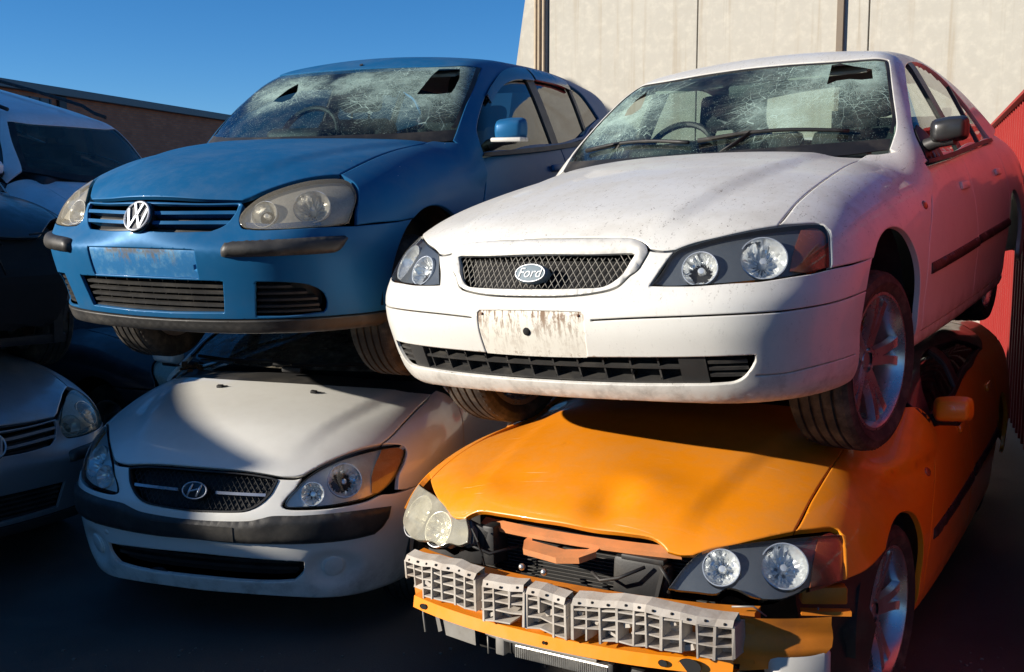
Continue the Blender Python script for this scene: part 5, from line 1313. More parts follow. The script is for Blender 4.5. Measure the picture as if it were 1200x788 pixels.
def hatch_front(root, body, D, pm, lensm='lensdusty', plate=True, simple=False):
    lamp = [tuple(p) for p in D['lamp']['pts']]
    bum = [(-.1, .075, .735), (.21, .10, .735), (.40, .165, .735, 1), (.412, .165, .725, 1), (.41, .15, .69), (.413, .135, .665), (.43, .125, .637), (.46, .13, .63), (.53, .15, .627), (.64, .21, .63), (.73, .305, .632), (.785, .385, .632, 1), (.835, .50, .637), (.86, .60, .64)]
    ar = arch(.88, .355, .337, 122, 190, .86, 6); bum += [cpt(ar[0])]+ar[1:-1]+[cpt(ar[-1]), (.82, .60, .272, 1), (.78, .47, .272), (.71, .33, .275), (.56, .18, .276), (.36, .11, .272), (.1, .085, .268), (-.1, .085, .268)]
    grille = [(-.1, .06, .728), (.21, .09, .728), (.395, .155, .728, 1), (.392, .14, .70), (.38, .11, .67), (.36, .09, .648), (.32, .06, .630, 1), (.15, .03, .622), (-.1, .03, .622)]
    low = [(-.1, .04, .430), (.20, .045, .430), (.372, .07, .428, 1), (.36, .08, .36), (.345, .10, .30, 1), (.1, .07, .293), (-.1, .07, .293)]
    fog = [(.505, .10, .428, 1), (.60, .16, .424), (.66, .215, .412), (.695, .26, .385), (.705, .285, .345), (.70, .29, .31), (.69, .285, .293, 1), (.58, .19, .285), (.475, .125, .288, 1)]
    mir = lambda L: [(-p[0],)+tuple(p[1:]) for p in L]
    pl = [(-.278, .02, .442, 1), (-.28, .01, .556, 1), (.28, .01, .556, 1), (.278, .02, .442, 1)]
    bp = panel('bumper', body, FRONT, bum, root, pm, half=True, holes=[(grille, True), (low, True), (fog, False), (mir(fog), False)]+([(pl, False)] if plate else []), h=.028, rim=.02, roll=.004, gap=.001)
    if plate: panel('plate_recess', body, FRONT, pl, bp, M['plateblue'], off=-.007, rim=.004, h=.02, ds=.01)
    gp = panel('grille', body, FRONT, grille, root, M['black'], half=True, off=-.065, rim=-.05, h=.05)
    for z0, z1 in ((.690, .703), (.652, .665)):
        panel('grille_slat', body, FRONT, nose(body, -.388, .388, z0, z1, 16), gp, pm, off=-.004, rim=.05, h=.02, pillow=(.004, .005))
    for z in (.713, .676, .638):
        panel('grille_rib', body, FRONT, nose(body, -.34, .34, z-.004, z+.004, 14), gp, M['trim'], off=-.038, rim=.02, h=.03)
    lg = panel('lower_grille', body, FRONT, low, root, M['black'], half=True, off=-.075, rim=-.06, h=.05)
    for k, z in enumerate((.402, .376, .350, .324, .300)):
        w_ = .362-.09*(.43-z)*1.4*.3-.004*k
        panel('louvre', body, FRONT, nose(body, -w_, w_, z-.006, z+.005, 14), lg, M['trim'], off=-.016, rim=.045, h=.03, pillow=(.003, .005))
    for x in np.arange(-.32, .33, .064):
        panel('louvre_rib', body, FRONT, nose(body, x, x+.006, .297, .425, 1), lg, M['black'], off=-.034, rim=.03, h=.05)
    fp = panel('fog_grille', body, FRONT, fog, root, M['black'], off=-.06, rim=-.05, h=.04)
    for z in (.402, .375, .348, .322, .300):
        x1 = .685 if z < .36 else .66 if z < .39 else .62
        panel('louvre', body, FRONT, nose(body, .50-.03*(.43-z)/.13, x1, z-.005, z+.004, 8), fp, M['trim'], off=-.016, rim=.035, h=.03)
    mirrored(fp)
    st = [tuple(p) for p in D['strip']['pts']]
    o = panel('rubbing_strip', body, FRONT, st, bp, M['trim'], off=.002, pillow=(.024, .03), rim=.02, h=.012, ds=.010); mirrored(o)
    lip = [(-.1, .085, .264), (.1, .085, .264), (.36, .11, .268), (.56, .18, .272), (.71, .33, .271), (.78, .47, .268), (.82, .60, .268, 1), (.80, .62, .205, 1), (.72, .40, .212), (.55, .19, .218), (.29, .115, .215), (-.1, .10, .215)]
    panel('bumper_lip', body, FRONT, lip, bp, M['trim'], half=True, off=.007, rim=.05, h=.025, roll=.006)
    monogram(root, badge_frame(body, (0, .03, .678), .012), .060)
    a, b = (.50, .17, .695), (.645, .30, .72)
    l = headlamp(root, body, lamp, [(a, .052, .05, 0), (b, .070, .06, 10)], lensm, house=.085, bezel='lampbright')
    panel('indicator', body, FRONT, [(.44, .135, .645, 1), (.55, .16, .642), (.70, .28, .645, 1), (.70, .28, .665, 1), (.55, .165, .660), (.43, .14, .663, 1)], l, M['chrome'], off=-.02, rim=.01, h=.03)
    mirrored(l)
    return bp
def hatch_inside(root):
    dash(root, .54, 1.36, 1.8, 1.02, -.36)
    for s_ in (-1, 1): seat(root, s_*.36, 2.05, .66)
    seat(root, 0, 3.0, .62, 1.1, .50)
    steering(root, -.36, 1.72, 1.02); inside_mirror(root, (.0, 1.74, 1.335))
    for s_ in (-1, 1):
        bm = bmesh.new(); bx(bm, (s_*.34, 1.86, 1.345), (.36, .15, .018), Matrix.Rotation(.28, 3, 'X'), .006); bm_obj('sun_visor', bm, root, M['headliner'], True, 40)
def build_golf():
    D = DATA['golf']; p, r = POSES['golf']
    root = thing('hatchback', 'blue hatchback with smashed windscreen, stacked on the small white hatchback', 'car', p, rot(*r))
    body = hatch(root, M['blue'], 'ws_golf', [D['hole_r']['pts'], D['hole_l']['pts']])
    hatch_front(root, body, D, M['blue']); hatch_inside(root)
    panel('headlining', body, DOME, [(-.1, 1.82, 1.40), (.45, 1.86, 1.38), (.54, 2.1, 1.38), (.52, 3.1, 1.40), (.42, 3.6, 1.36), (-.1, 3.65, 1.38)], root, M['headliner'], half=True, fn=body.cabin, h=.08, rim=.004, off=-.035)
    belt = [(.84, 1.43, .905, 1), (.838, 1.85, .918), (.81, 2.44, .945), (.76, 2.92, .98), (.72, 3.25, 1.055, 1), (.72, 3.26, 1.085, 1), (.76, 2.91, 1.005), (.81, 2.43, .968), (.838, 1.84, .94), (.84, 1.45, .922, 1)]
    o = panel('belt_moulding', body, SIDE, belt, root, M['black'], fn=body.f, h=.05, rim=.006, off=.006); mirrored(o)
    wheel(root, (.69, .88, .25), .316, .20, 1, steer=3, style='steel', rimr=.20); wheel(root, (-.67, .86, .25), .316, .20, -1, steer=3, style='steel', rimr=.20)
    for s_ in (1, -1): wheel(root, (s_*.69, 3.46, .29), .316, .20, s_, style='steel', rimr=.20, blocks=False)
    for s_ in (1,):
        o = wing_mirror(root, (s_*(.945 if s_ > 0 else .89), 1.53, 1.03), s_, M['blue'], .82 if s_ > 0 else .5)
        if s_ > 0: bm = bmesh.new(); bx(bm, (s_*.955, 1.50, .983), (.16, .10, .022), None, .008); bm_obj('mirror_indicator', bm, o, M['offwhite'], True, 40)
        # wind deflector over the side windows
        a = [(.735, 1.70, 1.205, 1), (.71, 1.80, 1.255), (.67, 2.02, 1.338), (.632, 2.24, 1.380), (.60, 2.50, 1.398, 1), (.60, 2.50, 1.33, 1), (.64, 2.2, 1.315), (.69, 1.95, 1.265), (.745, 1.72, 1.17, 1)]
        if s_ > 0:
            w1 = panel('wind_deflector', body, SIDE, a, root, M['dullblack'], fn=body.cabin, off=.012, rim=.014, h=.04); mirrored(w1)
            a = [(.60, 2.53, 1.398, 1), (.585, 2.64, 1.40), (.58, 2.96, 1.387), (.592, 3.12, 1.362, 1), (.61, 3.12, 1.31, 1), (.61, 2.9, 1.33), (.61, 2.53, 1.335, 1)]
            w2 = panel('wind_deflector', body, SIDE, a, root, M['dullblack'], fn=body.cabin, off=.012, rim=.014, h=.04); mirrored(w2)
    return root, body

def build_getz():
    D = DATA['getz']; p, r = POSES['getz']
    root = thing('small_hatchback', 'small white hatchback with black bumper strip, on the ground under the blue hatchback', 'car', p, rot(*r))
    c = dict(GETZ); c['wheel'] = (.79, 3.2)
    c['roof'] = [(1.3, 1.18), (1.6, 1.22), (2.0, 1.225), (2.5, 1.22), (3.2, 1.20), (3.8, 1.12)]; c['scr'] = (.95, 1.015, .42, .70, .28, .16)
    c['cs'] = [(.8, .83), (.95, .785), (1.1, .74), (1.25, .66), (1.4, .58)]
    body = Body(c); pm = M['silverwhite']
    core(root, body, front=.055)
    bon = [(-.1, .075, .735), (.21, .085, .73), (.33, .095, .717), (.35, .10, .713, 1), (.40, .115, .713), (.43, .13, .72, 1), (.48, .18, .755), (.54, .26, .78), (.60, .345, .80), (.655, .43, .803, 1), (.672, .50, .822), (.682, .62, .85), (.69, .80, .885), (.695, .95, .91), (.695, 1.06, .93, 1), (.60, .95, .96), (.42, .86, .972), (.2, .80, .985), (0, .785, .985), (-.1, .785, .985)]
    bo = panel('bonnet', body, BON, bon, root, pm, half=True, h=.028, gap=.002, rim=.018, roll=.006)
    for x in (-.235, .235):
        X, n = on(body, BON, (x, .69, .96)); bm = bmesh.new(); bx(bm, (0, 0, .006), (.030, .022, .013), None, .004); tube(bm, [(0, .0, .006), (.035, .006, .004)], .004, 6)
        bmesh.ops.transform(bm, matrix=Matrix.Translation(X) @ frame_from(n, Vector((0, 1, 0))).to_4x4(), verts=bm.verts); bm_obj('washer_jet', bm, bo, M['black'], True, 40)
    wing = [(.66, .435, .805, 1), (.676, .50, .824), (.686, .62, .852), (.694, .80, .887), (.70, .95, .912), (.70, 1.06, .935), (.72, 1.12, .96, 1), (.76, 1.16, .93), (.785, 1.18, .87, 1), (.81, 1.17, .78), (.82, 1.14, .6), (.82, 1.13, .3, 1), (.82, 1.06, .27, 1)]
    ar = arch(.79, .34, .315, -12, 118, .825); wing += ar[:-1]+[cpt(ar[-1])]+[(.80, .52, .612), (.77, .42, .613), (.748, .375, .622, 1), (.745, .40, .68), (.75, .455, .72), (.745, .505, .76), (.73, .515, .78), (.71, .495, .792)]
    w = panel('wing', body, WING, wing, root, pm, h=.03, gap=.002, rim=.02, roll=.005); mirrored(w)
    # bumper
    bum = [(-.1, .075, .727), (.21, .082, .724), (.34, .092, .708, 1), (.40, .11, .706), (.425, .12, .712, 1), (.405, .09, .67), (.38, .07, .64), (.368, .05, .612), (.385, .05, .60), (.43, .065, .595), (.535, .105, .597), (.62, .165, .603), (.67, .23, .608), (.71, .285, .622), (.74, .345, .613), (.77, .42, .61), (.795, .52, .609)]
    ar = arch(.79, .34, .315, 120, 190, .815, 6); bum += [cpt(ar[0])]+ar[1:-1]+[cpt(ar[-1]), (.79, .56, .24), (.76, .52, .185), (.69, .40, .17), (.52, .19, .19), (.35, .12, .205), (.18, .09, .21), (-.1, .085, .208)]
    grille = [(-.1, .07, .727), (.21, .08, .724), (.31, .088, .714), (.335, .092, .704, 1), (.328, .075, .68), (.315, .06, .65), (.28, .04, .612), (.245, .025, .592), (.20, .01, .582), (.02, 0, .572), (-.1, 0, .57)]
    op = [(-.1, .03, .388), (.02, .025, .388), (.29, .05, .38), (.445, .09, .372, 1), (.438, .10, .325), (.40, .10, .285, 1), (.32, .08, .278), (.21, .07, .276), (-.1, .06, .278)]
    pk = [(.445, .10, .30), (.465, .10, .36), (.51, .11, .402), (.575, .145, .412), (.615, .185, .375), (.625, .21, .32), (.605, .21, .27), (.57, .19, .25), (.50, .145, .25), (.455, .12, .265)]
    mir = lambda L: [(-p_[0],)+tuple(p_[1:]) for p_ in L]
    def mould(P):   # swelling of the bumper around the fog-lamp pockets
        x = np.abs(P[:, 0]); r_ = np.hypot((x-.545)/.11, (P[:, 2]-.33)/.095)
        return -.022*(1-sstep(.45, 1.05, r_))*1.0
    bp = panel('bumper', body, FRONT, bum, root, pm, half=True, holes=[(grille, True), (op, True)], h=.02, rim=.02, roll=.004, gap=.001, bump=mould)
    for s_ in (1, -1):
        X, n = on(body, FRONT, (s_*.555, .15, .335)); bm = bmesh.new(); lathe(bm, [(0, .004), (.030, .0035), (.041, .001), (.044, -.004), (.050, -.006), (.051, -.02)], 32)
        T = frame_from(n).to_4x4(); T.translation = Vector(X)-Vector(n)*.016; bmesh.ops.transform(bm, matrix=T @ Matrix.Rotation(-math.pi/2, 4, 'Y'), verts=bm.verts); bmesh.ops.recalc_face_normals(bm, faces=bm.faces)
        bm_obj('fog_lamp_cover', bm, bp, pm, True, 30)
    gp = panel('grille', body, FRONT, grille, root, M['black'], half=True, off=-.045, rim=-.035, h=.05)
    # frame of the grille
    lattice('grille_mesh', body, grille, True, gp, M['black'], .020, math.radians(35), .0022, -.020)
    inner = [(-.1, .07, .719), (.21, .08, .716), (.305, .086, .706), (.324, .09, .699, 1), (.317, .073, .678), (.304, .058, .652), (.272, .04, .618), (.24, .025, .60), (.20, .01, .590), (.02, 0, .580), (-.1, 0, .578)]
    panel('grille_frame', body, FRONT, grille, gp, M['black'], half=True, holes=[(inner, True)], off=.004, rim=.02, h=.02, pillow=(.006, .005), gap=.001)
    for x0, x1 in ((-.295, -.085), (.085, .295)):
        panel('chrome_bar', body, FRONT, nose(body, x0, x1, .644, .655, 8), gp, M['barsilver'], off=-.004, rim=.012, h=.02, pillow=(.004, .006))
    m = badge_frame(body, (0, .03, .650), .010)
    bm = bmesh.new(); lathe(bm, [(0, .004), (.8, .003), (1.0, 0), (1.05, -.02)], 40); bmesh.ops.transform(bm, matrix=m @ Matrix.Diagonal((.056, .036, 1, 1)) @ Matrix.Rotation(-math.pi/2, 4, 'Y'), verts=bm.verts); bmesh.ops.recalc_face_normals(bm, faces=bm.faces)
    bd = bm_obj('badge', bm, root, M['badgedark'], True, 40)
    bm = bmesh.new(); tube(bm, [(.053*math.cos(a), .034*math.sin(a), .003) for a in np.linspace(0, 2*math.pi, 49)], .0034, 6, False)
    for s_ in (-1, 1):
        tube(bm, [(s_*.020-.008, -.026, .005), (s_*.020-.001, -.006, .006), (s_*.020+.003, .008, .006), (s_*.020+.010, .026, .005)], [.004, .0055, .0055, .004], 6)
    tube(bm, [(-.024, -.007, .006), (-.008, -.002, .007), (.008, .003, .007), (.024, .008, .006)], .0042, 6)
    bmesh.ops.transform(bm, matrix=m, verts=bm.verts); bm_obj('badge_emblem', bm, bd, M['lettersilver'], True)
    og = panel('lower_opening', body, FRONT, op, root, M['void'], half=True, off=-.09, rim=-.075, h=.05)
    for z in (.355, .325): panel('louvre', body, FRONT, nose(body, -.42, .42, z-.008, z+.006, 12), og, M['black'], off=-.030, rim=.05, h=.03)
    # torn lower edge
    panel('torn_flap', body, FRONT, [(-.25, .06, .276, 1), (-.16, .06, .276, 1), (-.18, .06, .292), (-.22, .06, .288, 1)], og, M['black'], off=-.012, rim=.004, h=.02)
    st = [(-.1, .0, .536), (.11, .0, .541), (.24, .015, .548), (.29, .022, .560), (.335, .03, .572), (.44, .06, .574), (.59, .14, .578), (.69, .24, .575), (.735, .325, .565, 1), (.73, .315, .53), (.715, .29, .49), (.69, .25, .462, 1), (.62, .17, .458), (.51, .10, .456), (.43, .07, .454), (.27, .03, .452), (.14, .01, .452), (-.1, .01, .456)]
    sp = panel('rubbing_strip', body, FRONT, st, root, M['trim'], half=True, off=.003, pillow=(.014, .025), rim=.018, h=.016, ds=.010)
    panel('plate_mount', body, FRONT, nose(body, -.18, .18, .466, .524, 14), sp, M['trim'], off=.0195, rim=.006, h=.02)
    for s_ in (-1,):
        X, n = on(body, FRONT, (s_*.44, .08, .425)); bm = bmesh.new(); lathe(bm, [(0, .001), (.012, .001), (.013, -.003)], 20); T = frame_from(n).to_4x4(); T.translation = Vector(X)
        bmesh.ops.transform(bm, matrix=T @ Matrix.Rotation(-math.pi/2, 4, 'Y'), verts=bm.verts); bm_obj('tow_cap', bm, bp, pm, True)
    lamp = [tuple(q_) for q_ in D['lamp']['pts']]
    ind = [(.655, .30, .62, 1), (.645, .335, .70), (.665, .42, .79, 1), (.71, .49, .785), (.735, .51, .77), (.738, .49, .745), (.74, .43, .70), (.73, .37, .66), (.70, .30, .625, 1)]
    l = headlamp(root, body, lamp, [((.475, .11, .655), .046, .04, 7), ((.575, .22, .695), .068, .055, 12)], 'lens', house=.085, ind=ind, indm='orangelens', bezel='lampbright')
    # chrome-bright housing behind the lens
    m_ = mirrored(l)
    for s_ in (1, -1):
        bm = bmesh.new(); lathe(bm, [(.34, s_*.78), (.34, s_*.36), (.0, s_*.36)], 40, Matrix.Translation((0, .79, .34)))
        bmesh.ops.delete(bm, geom=[f for f in bm.faces if f.calc_center_median().z < .30], context='FACES'); bm_obj('wheel_liner', bm, root, M['black'], True)
        wheel(root, (s_*.69, .79, .285), .285, .18, s_, style='steel', rimr=.18, blocks=False); wheel(root, (s_*.69, 3.2, .285), .285, .18, s_, style='steel', rimr=.18, blocks=False)
    dl = [(.785, 1.25, .90, 1), (.76, 1.35, 1.0), (.72, 1.62, 1.11), (.70, 2.0, 1.14), (.70, 2.8, 1.13), (.71, 3.1, 1.05, 1), (.75, 2.6, .95), (.78, 1.8, .92)]
    ring = [(-.1, 1.50, 1.205), (.4, 1.53, 1.20), (.62, 1.62, 1.17, 1), (.685, 1.35, 1.08), (.70, 1.20, 1.01, 1), (.73, 1.15, .95), (.785, 1.185, .88, 1), (.78, 1.8, .90), (.76, 2.6, .93), (.72, 3.3, 1.02, 1), (.6, 3.55, 1.0), (-.1, 3.65, .98)]
    back = [(-.1, 3.35, 1.16), (.45, 3.33, 1.13, 1), (.55, 3.5, 1.03, 1), (-.1, 3.56, 1.02)]
    cabin_shell(root, body, ring, dl, None, pm, back, None, pillars=((2.05, 2.16),))
    ws = panel('windscreen', body, DOME, [(-.1, .96, 1.02), (.3, 1.01, 1.02), (.55, 1.10, 1.02), (.695, 1.205, 1.018, 1), (.683, 1.35, 1.08), (.618, 1.615, 1.168, 1), (.4, 1.528, 1.198), (-.1, 1.498, 1.203)], root, M['dirtyglass'], half=True, fn=body.cabin, h=.05, rim=0, off=-.006)
    sd = [(.693, 1.215, 1.022, 1), (.681, 1.35, 1.078), (.616, 1.61, 1.167, 1), (.590, 1.60, 1.167, 1), (.658, 1.345, 1.08), (.668, 1.21, 1.024, 1)]
    o = panel('windscreen_seal', body, DOME, sd, ws, M['black'], fn=body.cabin, h=.05, rim=.006, off=.002); mirrored(o)
    panel('scuttle', body, BON, [(-.1, .775, .98), (.2, .79, .98), (.42, .85, .965), (.60, .94, .95), (.70, 1.07, .93, 1), (.72, 1.19, .96, 1), (.6, 1.13, .99), (.4, 1.04, 1.0), (-.1, .98, 1.0)], root, M['trim'], half=True, off=-.014, rim=.01, h=.04)
    bm = bmesh.new()
    for pts in ([(-.60, 1.02, 1.015), (-.40, .96, 1.02), (-.05, .925, 1.03), (.0, .92, 1.025)], [(-.1, .93, 1.02), (.2, .945, 1.028), (.5, 1.03, 1.035)]):
        P = []
        for q_ in pts:
            O = np.array([[q_[0], .3, q_[2]+.012]]); t = body.cast(O, np.array([[0, 1., 0]]), 2.0, fn=body.cabin); P.append((q_[0], .3+float(np.nan_to_num(t, nan=.8)[0])-.02, q_[2]+.012))
        tube(bm, P, .010, 6)
    bx(bm, (.02, .93, 1.02), (.10, .03, .03), None, .008)
    bm_obj('wiper', bm, root, M['black'], True, 40)
    # leaves caught in the corner of the scuttle
    bm = bmesh.new(); rr = random.Random(3)
    for k in range(26):
        c_ = Vector((-.66+.10*rr.random(), 1.04+.08*rr.random(), .965+.03*rr.random())); vs = bmesh.ops.create_cube(bm, size=1)['verts']
        bmesh.ops.scale(bm, vec=(.03, .014, .003), verts=vs); bmesh.ops.rotate(bm, cent=(0, 0, 0), matrix=Matrix.Rotation(rr.random()*6, 3, 'Z') @ Matrix.Rotation(rr.random()*2, 3, 'X'), verts=vs); bmesh.ops.translate(bm, vec=c_, verts=vs)
    lf = bm_obj('dead_leaves', bm, None, M['leaf']); lf.parent = root; lf['kind'] = 'stuff'
    fd = [(.785, 1.19, .87, 1), (.81, 1.175, .78), (.82, 1.145, .6), (.82, 1.135, .3, 1), (.82, 2.1, .3, 1), (.82, 2.1, .6), (.775, 2.1, .905, 1)]
    rd = [(.775, 2.105, .905, 1), (.82, 2.105, .6), (.82, 2.105, .3, 1), (.82, 2.85, .3, 1), (.82, 3.0, .62), (.75, 3.1, .96, 1), (.76, 2.6, .925)]
    qp = [(.75, 3.107, .96, 1), (.82, 3.007, .62, 1)]+arch(3.2, .34, .315, 118, -10, .82)+[(.79, 3.55, .3, 1), (.8, 3.68, .6), (.72, 3.6, .95, 1)]
    for nm, ol in (('front_door', fd), ('rear_door', rd), ('rear_quarter', qp)):
        o = panel(nm, body, SIDE, ol, root, pm, h=.06, gap=.002, rim=.02, roll=.005); mirrored(o)
    panel('tail_panel', body, REAR, [(-.1, 3.7, .95), (.7, 3.6, .93), (.8, 3.66, .6), (.77, 3.6, .3, 1), (-.1, 3.7, .25)], root, pm, half=True, h=.07, rim=.02)
    wing_mirror(root, (-.90, 1.36, 1.0), -1, pm)
    return root, body

# ------------------------------------------------------------------ other cars of the yard
def build_rest():
    D = DATA['golf']
    # silver hatchback at the lower left
    root = thing('hatchback', 'silver hatchback with round badge, on the ground at the bottom of the shaded left stack', 'car', (-2.43, 4.92, 0), rot(.92, 0, 0))
    body = hatch(root, M['silver'], 'dullglass', simple=True); hatch_front(root, body, D, M['silver'], plate=False); hatch_inside(root)
    for x, y in ((.69, .88), (-.69, .88), (.69, 3.46), (-.69, 3.46)): wheel(root, (x, y, .316), .316, .20, 1 if x > 0 else -1, blocks=False, style='steel', rimr=.20)
    # wrecked dark car on top of it: front torn away down to the beam
    root = thing('wrecked_car', 'black wrecked car with torn off nose and bare silver bumper beam, on the silver hatchback', 'car', (-2.62, 5.20, .90), rot(.86, .02, 0))
    body = hatch(root, M['darkpaint'], 'dullglass', simple=True)
    bm = bmesh.new(); xs = np.linspace(-.62, .62, 16)
    A = [Vector((x, .16+.22*x*x, .50)) for x in xs]; B = [Vector((x, .13+.22*x*x, .485)) for x in xs]; C_ = [Vector((x, .14+.22*x*x, .40)) for x in xs]; E_ = [Vector((x, .17+.22*x*x, .385)) for x in xs]
    quad_strip(bm, A, B); quad_strip(bm, B, C_); quad_strip(bm, C_, E_); bmesh.ops.recalc_face_normals(bm, faces=bm.faces)
    bm_obj('bumper_beam', bm, root, M['steel'])
    bm = bmesh.new()
    for x in (-.5, .5): bx(bm, (x, .22, .30), (.05, .05, .24))
    bx(bm, (0, .24, .20), (1.1, .06, .05), None, .01); bx(bm, (0, .28, .72), (1.2, .05, .06), None, .01); bx(bm, (.05, .32, .55), (.95, .04, .34))
    bm_obj('radiator_support', bm, root, M['black'], True, 40)
    bm = bmesh.new(); rr = random.Random(11)
    for k in range(16):
        x = rr.uniform(-.7, .7); z = rr.uniform(.45, .78); p0 = Vector((x, rr.uniform(.10, .28), z)); p1 = p0+Vector((rr.uniform(-.25, .25), rr.uniform(-.1, .1), rr.uniform(-.2, .1))); p2 = p1+Vector((rr.uniform(-.2, .2), 0, rr.uniform(-.2, .05)))
        tube(bm, [p0, (p0+p1)/2+Vector((0, -.03, .02)), p1, p2], .006, 6)
    bm_obj('torn_wiring', bm, root, M['black'], True)
    bm = bmesh.new(); n = 9; V = []
    for j in range(6): V.append([bm.verts.new((-.72+.7*i/n, .02+.25*(i/n-.5)**2+.03*rr.uniform(-1, 1), .60-.055*j+.02*rr.uniform(-1, 1)-.05*(i/n))) for i in range(n+1)])
    for a, b in zip(V[:-1], V[1:]):
        for i in range(n):
            if rr.random() < .8: bm.faces.new((a[i], a[i+1], b[i+1], b[i]))
    bm_obj('torn_bumper_skin', bm, root, M['darkpaint'])
    for x, y in ((.69, .88), (-.69, .88), (.69, 3.46), (-.69, 3.46)): wheel(root, (x, y, .27), .316, .20, 1 if x > 0 else -1, blocks=False, style='steel', rimr=.20)
    # white wagon tipped nose-down behind
    root = thing('station_wagon', 'white station wagon with roof rails and dusty windscreen, tipped nose down behind the blue hatchback', 'car', (-2.898, 9.65, .768), rot(1.091, .257, -.011))
    c = dict(FALCON); c['wheel'] = (.92, 3.75); c['roof'] = [(1.6, 1.30), (1.9, 1.43), (2.3, 1.465), (2.8, 1.47), (3.6, 1.46), (4.5, 1.42)]; c['scr'] = (1.15, 1.0, .60, .76, .34, .14); c['ctap'] = .06
    c['rear'] = (4.75, 1.0, .4); c['cs'] = [(.8, .92), (.95, .86), (1.1, .80), (1.25, .735), (1.38, .665), (1.5, .59)]
    body = Body(c); pm = M['wagonwhite']; core(root, body, front=.06)
    panel('bonnet', body, BON, [(-.1, .14, .755), (.4, .18, .745), (.71, .375, .755, 1), (.71, .56, .82), (.70, .82, .87), (.692, 1.10, .915), (.69, 1.48, .985, 1), (.45, 1.31, 1.0), (-.1, 1.20, 1.0)], root, pm, half=True, h=.06, gap=.002, roll=.006)
    w = panel('wing', body, WING, [(.71, .378, .758, 1), (.71, .56, .82), (.70, .82, .87), (.692, 1.10, .915), (.69, 1.48, .985), (.75, 1.53, 1.0, 1), (.85, 1.585, .89, 1), (.90, 1.53, .78), (.925, 1.37, .60), (.90, 1.335, .275, 1), (.90, 1.262, .27, 1)]+arch(.92, .365, .345, -8, 132, .92)+[(.90, .52, .62), (.865, .40, .618, 1)], root, pm, h=.05, gap=.002, rim=.02, roll=.005); mirrored(w)
    dl = [(.86, 1.63, .93, 1), (.80, 1.72, 1.06), (.74, 1.86, 1.2), (.70, 2.0, 1.30), (.66, 2.2, 1.385), (.64, 2.6, 1.42), (.63, 3.4, 1.42), (.65, 4.2, 1.37), (.70, 4.4, 1.2), (.76, 4.5, 1.02, 1), (.84, 2.9, .975)]
    ring = [(-.1, 1.845, 1.395), (.4, 1.88, 1.39), (.61, 1.97, 1.365, 1), (.68, 1.78, 1.21), (.735, 1.57, 1.06), (.745, 1.535, 1.02, 1), (.85, 1.59, .90, 1), (.84, 2.9, .95), (.78, 4.6, .99, 1), (.6, 4.85, 1.0), (-.1, 4.9, 1.0)]
    back = [(-.1, 4.62, 1.40), (.5, 4.58, 1.36, 1), (.6, 4.75, 1.08, 1), (-.1, 4.8, 1.06)]
    cabin_shell(root, body, ring, dl, None, pm, back, None, glassm='dullglass', pillars=((2.40, 2.50), (3.42, 3.50)))
    ws = panel('windscreen', body, DOME, [(-.1, 1.19, 1.02), (.4, 1.29, 1.02), (.742, 1.54, 1.025, 1), (.732, 1.575, 1.06), (.677, 1.785, 1.21), (.607, 1.968, 1.363, 1), (.4, 1.88, 1.388), (-.1, 1.845, 1.393)], root, M['dullglass'], half=True, fn=body.cabin, h=.06, rim=0, off=-.006)
    sd = [(.740, 1.545, 1.03, 1), (.730, 1.58, 1.06), (.675, 1.785, 1.21), (.605, 1.965, 1.36, 1), (.55, 1.94, 1.36, 1), (.625, 1.75, 1.20), (.68, 1.555, 1.06), (.68, 1.51, 1.035, 1)]
    o = panel('windscreen_seal', body, DOME, sd, ws, M['black'], fn=body.cabin, h=.06, rim=.004, off=-.003); mirrored(o)
    panel('windscreen_border', body, DOME, [(-.1, 1.175, 1.01), (.4, 1.27, 1.01), (.74, 1.53, 1.015, 1), (.735, 1.565, 1.05, 1), (.4, 1.345, 1.05), (-.1, 1.245, 1.045)], ws, M['black'], half=True, fn=body.cabin, h=.06, rim=.004, off=-.003)
    panel('scuttle', body, BON, [(-.1, 1.19, 1.0), (.45, 1.30, 1.0), (.70, 1.49, .97, 1), (.74, 1.60, .99, 1), (.4, 1.40, 1.0), (-.1, 1.3, 1.0)], root, M['black'], half=True, off=-.028, rim=.01, h=.05)
    o = panel('flank', body, SIDE, [(.86, 1.59, .888, 1), (.90, 1.533, .78), (.925, 1.373, .60), (.90, 1.339, .28, 1), (.90, 3.38, .28, 1)]+arch(3.75, .365, .35, 188, -8, .92)+[(.9, 4.6, .28, 1), (.85, 4.8, .6), (.80, 4.7, .97, 1), (.84, 2.9, .945)], root, M['darkpaint'], h=.06, rim=.02); mirrored(o)
    for s_ in (-1, 1):
        bm = bmesh.new(); P = [(s_*.56, y, float(body.roof(y))+.015+(.03 if .1 < t < .9 else 0)) for t, y in zip(np.linspace(0, 1, 14), np.linspace(2.05, 4.3, 14))]; tube(bm, P, .018, 8); bm_obj('roof_rail', bm, root, M['black'], True)
        wing_mirror(root, (s_*.965, 1.62, 1.03), s_, pm)
    seat(root, -.37, 2.35, .62); seat(root, .37, 2.35, .62); dash(root, .66, 1.35, 1.9, 1.02)
    for x, y in ((.70, .92), (-.70, .92), (.70, 3.75), (-.70, 3.75)): wheel(root, (x, y, .30), .322, .225, 1 if x > 0 else -1, blocks=False, style='steel')
    # dark hatchback under the wagon
    root = thing('hatchback', 'dark charcoal hatchback on the ground behind the small white hatchback', 'car', (-1.55, 7.25, 0), rot(1.02, 0, 0))
    body = hatch(root, M['darkpaint'], 'dullglass', simple=True); hatch_front(root, body, D, M['darkpaint'], plate=False)
    for x, y in ((.69, .88), (-.69, .88), (.69, 3.46), (-.69, 3.46)): wheel(root, (x, y, .316), .316, .20, 1 if x > 0 else -1, blocks=False, style='steel', rimr=.20)

